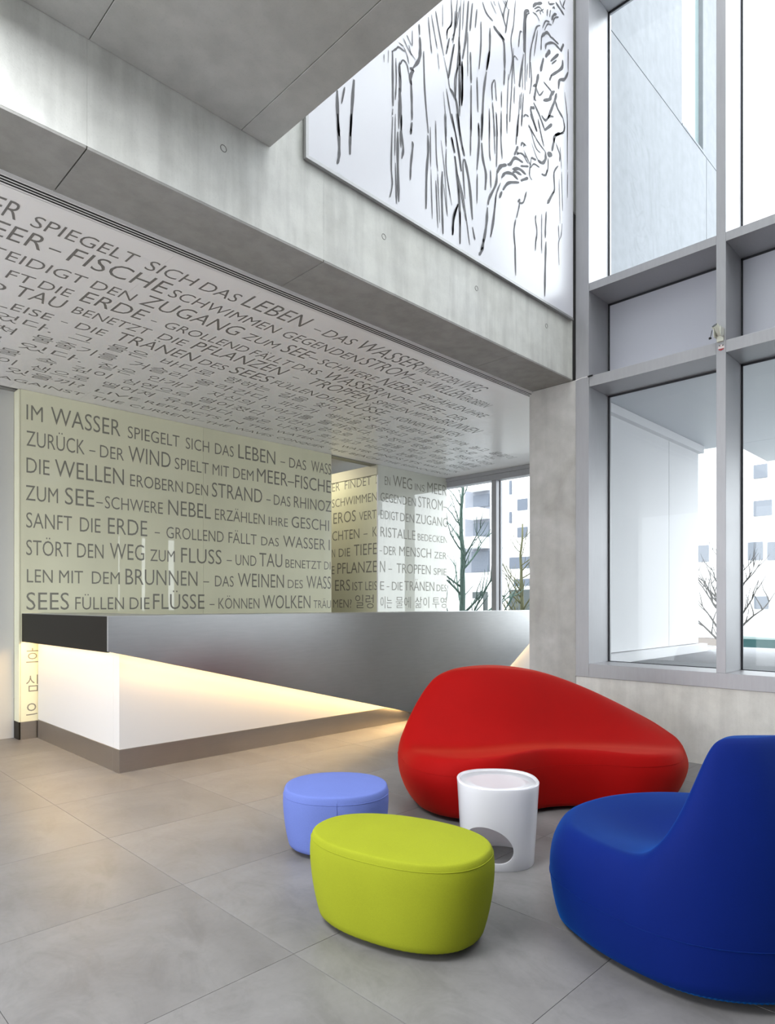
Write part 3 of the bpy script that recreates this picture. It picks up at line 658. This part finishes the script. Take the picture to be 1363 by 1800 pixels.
#MARK
def soft_body(name, material, loc, rz, outline, ztop, side, top_r=0.93, nseg=72, ntop=14, seams=(), subdiv=1, lean=0.0, lean_z=0.4):
    """outline(t)->(x,y); side: list of (radial scale, height fraction); ztop(x,y) height of the top"""
    V, Fc = [], []; rings = []
    base = [outline(2 * PI * k / nseg) for k in range(nseg)]
    tr, zes = [], []
    for (x, y) in base:
        r_ = top_r
        for _ in range(12): r_ = 0.5 * r_ + 0.5 * (top_r - lean * max(0.0, min(1.0, (ztop(x * r_, y * r_) - lean_z) / 0.35)))
        tr.append(r_); zes.append(ztop(x * r_, y * r_))
    for (rs, hf) in side:
        rings.append([(x * rs * (1 - (1 - t / top_r) * hf ** 1.7), y * rs * (1 - (1 - t / top_r) * hf ** 1.7), 0.018 + (ze - 0.018) * hf) for (x, y), t, ze in zip(base, tr, zes)])
    for i in range(ntop):
        q = (1 - i / ntop) ** 0.9 if i else 1.0
        rings.append([(x * t * q, y * t * q, ztop(x * t * q, y * t * q)) for (x, y), t in zip(base, tr)])
    for r in rings: V += r
    n = nseg
    for i in range(len(rings) - 1):
        for k in range(n):
            k2 = (k + 1) % n; Fc.append((i * n + k, i * n + k2, (i + 1) * n + k2, (i + 1) * n + k))
    V.append((0, 0, ztop(0, 0))); c = len(V) - 1; b = (len(rings) - 1) * n
    for k in range(n): Fc.append((b + k, b + (k + 1) % n, c))
    Fc.append(tuple(range(n))[::-1])
    me = bpy.data.meshes.new(name); me.from_pydata(V, [], Fc); me.update(); me.materials.append(material)
    for p in me.polygons: p.use_smooth = True
    o = bpy.data.objects.new(name, me); COL.objects.link(o); o.location = loc; o.rotation_euler = (0, 0, rz)
    if subdiv:
        s = o.modifiers.new('s', 'SUBSURF'); s.levels = subdiv; s.render_levels = subdiv
    for zs_ in seams:
        pts = []
        for (x, y), t, ze in zip(base, tr, zes):
            hf = (zs_ - 0.018) / (ze - 0.018)
            for (r0_, h0), (r1_, h1) in zip(side, side[1:]):
                if h0 <= hf <= h1: break
            rs = (r0_ + (r1_ - r0_) * (hf - h0) / (h1 - h0)) * (1 - (1 - t / top_r) * hf ** 1.7) * 0.9985
            pts.append((x * rs, y * rs, zs_))
        MB().tube(pts, 0.0015, 5, closed=True).build('seam', material, o, smooth=True)
    return o
def superell(a, b, n=2.4, egg=0.0):
    def f(t):
        c, s = math.cos(t), math.sin(t)
        x = a * math.copysign(abs(c) ** (2 / n), c); y = b * math.copysign(abs(s) ** (2 / n), s)
        return (x, y * (1 + egg * x / a))
    return f
def feet(o, pts):
    for (x, y) in pts:
        MB().lathe([(0.018, 0.0), (0.020, 0.004), (0.020, 0.03)], x, y, 12).build('foot', M_BLACK, o)

SIDE_LOW = [(0.865, 0.0), (0.885, 0.03), (0.925, 0.18), (0.968, 0.40), (0.992, 0.62), (0.998, 0.78), (0.990, 0.90), (0.968, 0.975), (0.95, 0.995)]
def spline_outline(ctrl, cx, cy):
    """closed smooth outline through control points given in the viewer's right / forward metres, centred on (cx, cy)"""
    P = [Vector((x - cx, y - cy, 0)) for x, y in ctrl]; n = len(P)
    def f(t):
        u = (t / (2 * PI)) * n; i = int(u) % n; u -= int(u)
        p0, p1, p2, p3 = P[i - 1], P[i], P[(i + 1) % n], P[(i + 2) % n]
        c = 0.5 * ((2 * p1) + (p2 - p0) * u + (2 * p0 - 5 * p1 + 4 * p2 - p3) * u * u + (3 * p1 - p0 - 3 * p2 + p3) * u ** 3)
        return (c.x, c.y)
    return f
def curve(tab, x):
    """smooth cubic through a table"""
    n = len(tab)
    if x <= tab[0][0]: return tab[0][1]
    if x >= tab[-1][0]: return tab[-1][1]
    for i in range(n - 1):
        if x <= tab[i + 1][0]: break
    def sl(k):
        a, b = max(0, k - 1), min(n - 1, k + 1); return (tab[b][1] - tab[a][1]) / (tab[b][0] - tab[a][0])
    h = tab[i + 1][0] - tab[i][0]; t = (x - tab[i][0]) / h
    return ((2 * t ** 3 - 3 * t ** 2 + 1) * tab[i][1] + (t ** 3 - 2 * t ** 2 + t) * h * sl(i) + (-2 * t ** 3 + 3 * t ** 2) * tab[i + 1][1] + (t ** 3 - t ** 2) * h * sl(i + 1))
# sofa (kidney-shaped seat, back leaning up along the rear and falling towards the right)
SCX, SCY = 1.0, 4.15
SO = [(0.062, 4.02), (0.13, 3.69), (0.32, 3.51), (0.60, 3.54), (0.90, 3.73), (1.18, 3.77), (1.45, 3.71), (1.68, 3.78), (1.83, 3.98), (1.925, 4.19), (1.95, 4.38), (1.84, 4.60), (1.5, 4.74), (1.05, 4.77), (0.62, 4.68), (0.28, 4.48), (0.11, 4.26)]
SB = [(0.0, 0.42), (0.12, 0.51), (0.24, 0.66), (0.40, 0.75), (0.62, 0.775), (0.84, 0.765), (1.08, 0.722), (1.33, 0.638), (1.58, 0.525), (1.80, 0.405), (1.95, 0.325), (2.1, 0.30)]
def sofa_top(x, y):
    r, w = x + SCX, y + SCY
    hb = curve(SB, r)
    seat = curve([(0, 0.375), (0.4, 0.372), (0.8, 0.385), (1.2, 0.365), (1.6, 0.345), (2.0, 0.325)], r) - 0.012
    wb = 3.93 + 0.20 * smooth((r - 0.5) / 0.9); t = (w - wb) / 0.44
    seat -= 0.025 * math.exp(-((w - wb + 0.02) / 0.16) ** 2)
    return seat + (max(hb, seat) - seat) * smooth(t)
sofa = soft_body('sofa', M_RED, cf(SCX, SCY), YAW, spline_outline(SO, SCX, SCY), sofa_top,
                 [(0.885, 0.0), (0.905, 0.02), (0.94, 0.14), (0.972, 0.32), (0.995, 0.52), (1.0, 0.66), (0.99, 0.80), (0.965, 0.92), (0.94, 0.985)], top_r=0.905, nseg=136, ntop=30,
                 seams=[0.275], lean=0.10, lean_z=0.42)
tag(sofa, 'red upholstered lounge sofa with curved back, beyond the white side table', 'sofa')
feet(sofa, [(-0.66, -0.22), (0.62, -0.14), (-0.55, 0.26), (0.66, 0.32)])
# armchair (round dished seat, thick back rising at the right)
ACX, ACY = 1.15, 2.38
AO = [(0.612, 2.47), (0.645, 2.28), (0.735, 2.10), (0.87, 1.935), (1.02, 1.87), (1.20, 1.875), (1.42, 1.98), (1.58, 2.18), (1.65, 2.42), (1.60, 2.66), (1.42, 2.84), (1.18, 2.90), (0.92, 2.85), (0.71, 2.69)]
def chair_top(x, y):
    r, w = x + ACX, y + ACY
    seat = 0.392 - 0.060 * math.exp(-(((r - 1.02) / 0.26) ** 2 + ((w - 2.42) / 0.26) ** 2))
    q = (r - 0.71) * 0.74 - (w - 2.13) * 0.67
    t = max(0.0, q / 0.267); f = t ** 3.4; f = f / (1 + f ** 7) ** (1 / 7)
    hb = 0.775 - 0.30 * max(0.0, w - 2.12) ** 1.1
    return seat + (hb - seat) * f
arm = soft_body('armchair', M_BLUE, cf(ACX, ACY), YAW, spline_outline(AO, ACX, ACY), chair_top,
                [(0.92, 0.0), (0.935, 0.02), (0.96, 0.14), (0.982, 0.30), (0.998, 0.48), (0.995, 0.64), (0.975, 0.80), (0.935, 0.92), (0.90, 0.985)], top_r=0.855, nseg=136, ntop=34,
                seams=[0.19], lean=0.26, lean_z=0.42)
tag(arm, 'royal blue upholstered armchair with curved back at the right edge', 'armchair')
feet(arm, [(-0.05, -0.40), (-0.40, -0.05), (0.15, 0.36), (-0.25, 0.3)])
# lime ottoman
lime = soft_body('ottoman', M_LIME, cf(0.042, 2.44), YAW + math.radians(-30), superell(0.362, 0.232, 2.35, 0.04), lambda x, y: 0.335 + 0.012 * (1 - (x / 0.37) ** 2 - (y / 0.24) ** 2),
                 SIDE_LOW, top_r=0.925, seams=[0.312])
tag(lime, 'lime green oval upholstered ottoman in the foreground', 'ottoman')
feet(lime, [(-0.22, 0), (0.22, -0.05), (0.22, 0.08)])
# periwinkle ottoman
peri = soft_body('ottoman', M_PERI, cf(-0.255, 3.25), YAW, superell(0.262, 0.245, 2.2), lambda x, y: 0.305 + 0.012 * (1 - (x / 0.27) ** 2 - (y / 0.25) ** 2),
                 SIDE_LOW, top_r=0.925, seams=[0.272])
tag(peri, 'light periwinkle blue round upholstered pouf behind the lime ottoman', 'ottoman')
feet(peri, [(-0.12, 0.05), (0.12, 0.05), (0, -0.13)])
zz = [(0.263 * s * math.sin(0.08), -0.245 * s, 0.018 + (0.30 - 0.018) * h) for s, h in SIDE_LOW[1:8]]
MB().tube(zz, 0.0015, 5).build('seam', M_PERI, peri, smooth=True)

# white side table: hollow lacquered drum with an oval opening
def table():
    o = empty('side_table', cf(0.520, 3.09), YAW)
    n = 96; zt = 0.376
    def ring(a, b, z, e=2.35): return [(a * math.copysign(abs(math.cos(t)) ** (2 / e), math.cos(t)), b * math.copysign(abs(math.sin(t)) ** (2 / e), math.sin(t)), z) for t in [2 * PI * k / n for k in range(n)]]
    prof = [(0.164, 0.0), (0.167, 0.006), (0.172, 0.09), (0.178, 0.18), (0.183, 0.27), (0.188, 0.35), (0.190, zt - 0.004), (0.187, zt), (0.178, zt), (0.174, zt - 0.008)]
    m = MB()
    rings = [ring(r, r * 1.0, z) for r, z in prof] + [ring(r, r, z) for r, z in [(0.172, 0.35), (0.166, 0.09), (0.155, 0.0)]]
    for r in rings: m.v += r
    R = len(rings)
    for i in range(R):
        for k in range(n):
            j = (i + 1) % R; m.f.append((i * n + k, i * n + (k + 1) % n, j * n + (k + 1) % n, j * n + k))
    body = m.build('body', M_GLOSSW, o, smooth=True)
    # boolean cutter: slanted ellipse
    c = MB(); N_ = 48
    for yy in (-0.30, 0.02):
        for k in range(N_):
            t = 2 * PI * k / N_; u = 0.110 * math.cos(t); v = 0.076 * math.sin(t); a = math.radians(-36)
            c.v.append((0.0 + u * math.cos(a) - v * math.sin(a) - 0.055, yy, 0.118 + (u * math.sin(a) + v * math.cos(a)) * 0.92))
    c.f.append(tuple(range(N_))); c.f.append(tuple(range(N_, 2 * N_))[::-1])
    for k in range(N_): c.f.append((k, (k + 1) % N_, N_ + (k + 1) % N_, N_ + k))
    cut = c.build('cutter', None, o)
    bpy.context.view_layer.update()
    md = body.modifiers.new('b', 'BOOLEAN'); md.operation = 'DIFFERENCE'; md.object = cut; md.solver = 'EXACT'
    bpy.context.view_layer.update()
    me = bpy.data.meshes.new_from_object(body.evaluated_get(bpy.context.evaluated_depsgraph_get()))
    body.modifiers.clear(); body.data = me; bpy.data.objects.remove(cut)
    if not me.materials: me.materials.append(M_GLOSSW)
    for p in me.polygons: p.use_smooth = True
    try: me.set_sharp_from_angle(angle=math.radians(35))
    except Exception: pass
    t = MB(); t.v += ring(0.1755, 0.1755, zt - 0.010); t.v += ring(0.12, 0.12, zt - 0.013); t.v.append((0, 0, zt - 0.014))
    t.v += ring(0.1755, 0.1755, zt - 0.022)
    for k in range(n):
        k2 = (k + 1) % n; t.f.append((k, k2, n + k2, n + k)); t.f.append((n + k, n + k2, 2 * n)); t.f.append((2 * n + 1 + k, 2 * n + 1 + k2, k2, k))
    t.f.append(tuple(2 * n + 1 + k for k in range(n))[::-1])
    t.build('top', M_GLOSSW, o, smooth=True)
    return o
tag(table(), 'glossy white tapered side table with an oval opening, beside the red sofa', 'side table')

# ================================================================== SMALL THINGS ON THE WINDOW
mc = onX(1266, 590, XW - 0.01)
det = tag(empty('security_camera', (XW - 0.001, 1.657, 3.16)), 'small off-white camera on a bracket at the window frame crossing', 'camera')
M_CREAM = mat('cream_plastic', (0.62, 0.62, 0.54), 0.4)
M_DARKG = mat('dark_grey_lens', (0.10, 0.11, 0.11), 0.2)
B(-0.02, 0.0, -0.022, 0.024, -0.035, 0.01).build('bracket', M_CREAM, det, bevel=0.002)
B(-0.075, 0.0, -0.022, -0.018, -0.01, 0.06).build('bracket', M_CREAM, det, bevel=0.001)
B(-0.075, 0.0, 0.024, 0.028, -0.01, 0.06).build('bracket', M_CREAM, det, bevel=0.001)
MB().tube([(-0.012, 0.000, 0.020), (-0.062, 0.022, 0.074)], [0.021, 0.024], 20).build('body', M_CREAM, det, smooth=False)
MB().tube([(-0.0621, 0.0221, 0.0741), (-0.065, 0.0235, 0.0775)], 0.019, 20).build('lens', M_DARKG, det)
MB().tube([(-0.05, 0.045, 0.05), (-0.055, 0.055, -0.005)], 0.003, 8).build('lever', M_DARKG, det)
MB().tube([(-0.06, 0.062, -0.008), (-0.05, 0.050, -0.006)], [0.009, 0.006], 10).build('knob', M_BLACK, det)
stk = tag(empty('sticker', (XW - 0.0012, 1.655, 3.084)), 'round red, white and black sticker below the small camera', 'sticker')
MB().tube([(0, 0, 0), (-0.001, 0, 0)], 0.022, 24).build('disc', mat('sticker_white', (0.7, 0.62, 0.6), 0.4), stk)
MB().prism([(0.022 * math.cos(t), 0.022 * math.sin(t)) for t in [math.radians(200 + 14 * q) for q in range(11)]], 0, -0.0018, -0.0011).build('mark', mat('sticker_red', (0.3, 0.02, 0.03), 0.4), stk)
for s in (40, 115):
    MB().prism([(0.022 * math.cos(t), 0.022 * math.sin(t)) for t in [math.radians(s + 5 * q) for q in range(7)]] + [(0.008 * math.cos(math.radians(s + 15)), 0.012 * math.sin(math.radians(s + 15)))], 0, -0.0018, -0.0011).build('mark', M_BLACK, stk)
w0 = onX(1012, 669, XW - 0.012); w1 = onX(1034, 662, XW - 0.012)
wire = tag(empty('cable', w0), 'short white cable with black tip on the frame beside the column', 'cable')
MB().tube([(0, 0, 0), ((w1 - w0) * 0.5 + Vector((0, 0, 0.004))), w1 - w0], 0.0025, 8).build('wire', M_WHITE, wire)
MB().tube([w1 - w0, (w1 - w0) * 1.35], 0.007, 8).build('tip', M_BLACK, wire)

# ================================================================== OUTSIDE
M_GROUND = concrete('street_asphalt', (0.16, 0.165, 0.175), 0.05, streak=0.0)
M_PAVE = concrete('pale_paving', (0.22, 0.225, 0.24), 0.05, streak=0.0)
struct(B(XG + 0.6, 60, -40, 60, -1.1, -0.9).build('ground', M_GROUND), 'pale street and ground outside the windows', 'ground')
struct(B(XG + 0.11, 9.65, -6, 3.0, -0.9, 0.62).build('terrace', M_PAVE), 'pale raised terrace outside the lobby window', 'terrace')
struct(B(XF + 0.21, 12, 3.2, 12, -0.9, -0.02).build('terrace', M_PAVE), 'paved strip outside the far window', 'terrace')
# neighbouring wing: lower wall, rail, upper wall with joint and window
wing = struct(empty('wing', (0, 0, 0)), 'white concrete side wall of the building wing seen through the window', 'wall')
for a, b in ((XG + 0.12, onY(1175, 900, 3.0).x), (onY(1175, 900, 3.0).x, 8.45)):
    B(a + 0.004, b - 0.004, 2.99, 3.055, 0.72, 3.085).build('wall_panel', M_OUTLOW, wing)
B(XG + 0.12, 8.43, 3.0, 3.056, 0.60, 3.15).build('wall_core', M_JOINT, wing)
B(XG + 0.12, 8.47, 2.93, 3.0, 3.06, 3.149).build('rail', M_OUTLOW, wing, bevel=0.002)
B(XG + 0.12, 8.5, 2.90, 2.988, 0.62, 0.715).build('base', M_OUTLOW, wing, bevel=0.003)
ZJ = 6.86; XA, XB, XC2 = 7.93, 8.60, 9.65
def up(x0, x1, z0, z1): B(x0 + 0.006, x1 - 0.006, 2.99, 3.055, z0 + 0.006, z1 - 0.006).build('wall_panel', M_OUTWALL, wing)
up(XG + 0.12, 8.725, 3.93, ZJ); up(8.725, XC2, 3.93, ZJ)
up(XG + 0.12, XA, ZJ, 11); up(XB, XC2, ZJ, 11)
B(XA, XB, 3.04, 3.05, ZJ, 11).build('window_glazing', mat('grey_green_glazing', (0.22, 0.28, 0.28), 0.1, spec=0.6), wing)
B(XA, XB, 2.985, 3.04, ZJ + 0.0, ZJ + 0.03).build('window_sill', M_OUTWALL, wing)
B(XG + 0.12, XC2 - 0.01, 3.056, 3.25, 3.93, 11).build('wall_core', M_JOINT, wing)
M_CANOPY = mat('pale_blue_grey_soffit', (0.55, 0.57, 0.60), 0.4)
can = struct(empty('canopy', (0, 0, 0)), 'pale canopy soffit outside above the lower panes', 'canopy')
B(XG + 0.12, 8.66, -6, 3.16, 3.15, 3.92).build('soffit_panel', M_CANOPY, can, bevel=0.004)
B(8.663, 10.0, -6, 2.64, 3.15, 3.92).build('soffit_panel', M_CANOPY, can, bevel=0.004)

# buildings across the street
M_FAC = mat('white_render_facade', (0.86, 0.86, 0.85), 0.8)
M_FAC2 = mat('pale_facade', (0.22, 0.23, 0.26), 0.8)
M_WINB = mat('far_window_glass', (0.075, 0.09, 0.12), 0.3)
M_DKB = mat('far_ground_floor', (0.05, 0.06, 0.06), 0.7)
def bp(px, py, v): return onX(px, py, v)
bA = tag(empty('apartment_building', (24, 15, -0.9)), 'white apartment block with balconies seen through the far window', 'building')
def bb(o): o.location = (-24, -15, 0.9); return o
def rect(plane, px0, px1, py0, py1, dpt, name, m, parent, off=0.0):
    p = bp(px0, py1, plane); q = bp(px1, py0, plane)
    ya, yb = sorted((p.y, q.y)); za_, zb_ = sorted((HC + (p.z - HC), q.z))
    # measure both heights at the mean depth so that the box stays level
    return B(plane + off, plane + off + dpt, ya, yb, za_, zb_).build(name, m, parent)
PA = 24.0
bb(B(PA, PA + 6, 13, 24, -0.9, 11).build('facade', M_FAC, bA))
bb(rect(PA, 819, 862, 858, 1007, 0.04, 'recessed_bay', mat('bay_render', (0.19, 0.20, 0.23), 0.8), bA, -0.05))
bb(B(PA - 0.01, PA + 1.9, 11.6, 12.99, -0.9, 7.5).build('facade', M_FAC2, bA))
for (x0, x1, y0, y1) in ((835, 862, 868, 893), (835, 862, 918, 943), (832, 862, 968, 1006)):
    bb(rect(PA, x0, x1, y0, y1, 0.05, 'balcony_recess', M_WINB, bA, -0.12))
for (x0, x1, y0, y1) in ((833, 862, 895, 915), (833, 862, 945, 966), (833, 862, 855, 866)):
    bb(rect(PA, x0, x1, y0, y1, 0.9, 'balcony', M_FAC, bA, -0.95))
bb(rect(PA, 832, 858, 1040, 1074, 0.05, 'entrance', M_DKB, bA, -0.06))
for (x0, x1) in ((836, 843), (847, 852)):
    bb(rect(PA, x0, x1, 1052, 1074, 0.2, 'pillar', M_FAC, bA, -0.3))
for (x0, x1, y0, y1) in ((911, 928, 876, 898), (911, 928, 926, 945), (905, 932, 1017, 1030)):
    f = bb(rect(PA, x0, x1, y0, y1, 0.05, 'window', M_WINB, bA, -0.06))
bb(rect(PA, 897, 934, 978, 1000, 0.05, 'window', M_WINB, bA, -0.06)); bb(rect(PA, 897, 934, 1036, 1076, 0.05, 'ground_floor', M_DKB, bA, -0.07))
for (x0, x1, y0, y1) in ((897, 901, 845, 870), (897, 901, 900, 920), (876, 879, 870, 1006)):
    bb(rect(PA, x0, x1, y0, y1, 0.05, 'drain_pipe', M_WINB, bA, -0.08))
bB = tag(empty('town_house', (26, 6, -0.9)), 'white house across the street seen through the lobby window', 'building')
def bc(o): o.location = (-26, -6, 0.9); return o
PB = 26.0
bc(B(PB, PB + 6, -2, 11.5, -0.9, 10).build('facade', M_FAC, bB))
for (x0, x1, y0, y1) in ((1228, 1247, 958, 988), (1326, 1358, 878, 908), (1316, 1342, 952, 985), (1350, 1372, 952, 985), (1327, 1352, 1048, 1070), (1326, 1350, 815, 842)):
    f = bc(rect(PB, x0, x1, y0, y1, 0.05, 'window', mat('pale_far_glass', (0.13, 0.145, 0.17), 0.4), bB, -0.06))
lw = tag(empty('garden_wall', (22, 6, -0.9)), 'pale low brick wall across the street', 'wall')
M_BRK = mat('pale_brick_course', (0.20, 0.17, 0.15), 0.9)
for q in range(7):
    o = B(22, 22.3, 2.0, 12, -0.9 + q * 0.26, -0.9 + q * 0.26 + 0.235).build('wall_course', M_BRK if q in (0, 1, 3) else M_FAC, lw); o.location = (-22, -6, 0.9)

def bare_tree(name, px, w_depth, zbase, h, r0, label, seed, lean=0.0, mcol=(0.20, 0.19, 0.17), spread=0.9, limbs=16, start=0.25):
    rnd = random.Random(seed)
    r = (px - CX) / F_PX * w_depth; p = cf(r, w_depth, zbase)
    o = tag(empty(name, p), label, 'tree')
    m = mat('bark_' + name + str(seed), mcol, 0.9)
    pts = [Vector((0, 0, 0))]
    nseg = 12
    for i in range(1, nseg + 1):
        pts.append(Vector((rnd.uniform(-.02, .02) * h * 0.3 + lean * i / nseg, rnd.uniform(-.02, .02) * h * 0.3, h * i / nseg)))
    MB().tube(pts, [r0 * (1 - 0.8 * i / nseg) for i in range(nseg + 1)], 8).build('trunk', m, o, smooth=True)
    def branch(mb, p0, d, ln, rr, lvl):
        q = [p0]; dd = d.copy(); n = 6
        for i in range(n):
            dd = (dd + Vector((rnd.uniform(-.22, .22), rnd.uniform(-.22, .22), rnd.uniform(-.02, .22)))).normalized()
            q.append(q[-1] + dd * ln / n)
        mb.tube(q, [rr * (1 - 0.75 * i / n) for i in range(n + 1)], 5)
        if lvl:
            for i in range(1, n):
                d2 = (dd + Vector((rnd.uniform(-1, 1), rnd.uniform(-1, 1), rnd.uniform(-.1, .7)))).normalized()
                branch(mb, q[i], d2, ln * rnd.uniform(.3, .5), rr * 0.5, lvl - 1)
    for i in range(limbs):
        t = start + (0.95 - start) * i / limbs; k = t * nseg; a = pts[int(k)].lerp(pts[min(nseg, int(k) + 1)], k - int(k))
        az = rnd.uniform(0, 2 * PI); d = Vector((math.cos(az), math.sin(az), rnd.uniform(0.4, 1.0))).normalized()
        mb = MB(); branch(mb, a, d, spread * h * (1 - t * 0.7) * 0.42, r0 * 0.42 * (1.15 - t), 1)
        mb.build('branch', m, o, smooth=True)
    return o
bare_tree('bare_tree', 812, 11.5, -0.9, 4.5, 0.085, 'bare tree with straight trunk seen left in the far window', 3, mcol=(0.065, 0.11, 0.09), limbs=20)
bare_tree('bare_tree', 917, 13.0, -0.9, 3.7, 0.075, 'bare young tree seen right in the far window beside the column', 5, mcol=(0.10, 0.10, 0.05), limbs=20)
bare_tree('bare_tree', 1283, 16.5, -0.9, 3.9, 0.10, 'bare branching tree on the street behind the window mullion', 11, mcol=(0.04, 0.036, 0.032), spread=1.3, limbs=26, start=0.25)

# car passing on the street, seen through the lower right pane
def car():
    c0 = cf((1375 - CX) / F_PX * 14.0, 14.0, -0.9)
    o = tag(empty('car', c0, math.radians(90)), 'pale green and white car on the street outside the right pane', 'car')
    body = mat('pale_car_paint', (0.26, 0.33, 0.32), 0.3, spec=0.6); gl = mat('car_glass', (0.03, 0.08, 0.08), 0.1)
    prof = [(-2.1, 0.35), (-2.12, 0.75), (-1.95, 0.95), (-1.45, 1.02), (-1.0, 1.42), (0.55, 1.46), (1.15, 1.02), (1.95, 0.88), (2.12, 0.62), (2.1, 0.32)]
    MB().prism([(x, z) for x, z in prof], 1, -0.85, 0.85).build('body', body, o, bevel=0.04)
    for s in (-1, 1):
        y0, y1 = (0.851, 0.862) if s > 0 else (-0.862, -0.851)
        MB().prism([(-1.25, 1.02), (-0.92, 1.34), (-0.25, 1.37), (-0.25, 1.02)], 1, y0, y1).build('side_window', gl, o)
        MB().prism([(-0.18, 1.02), (-0.18, 1.37), (0.5, 1.37), (0.95, 1.02)], 1, y0, y1).build('side_window', gl, o)
    for x in (-1.35, 1.35):
        for s in (-0.80, 0.80):
            MB().tube([(x, s - 0.1, 0.32), (x, s + 0.1, 0.32)], 0.32, 20).build('wheel', M_BLACK, o)
    return o
car()
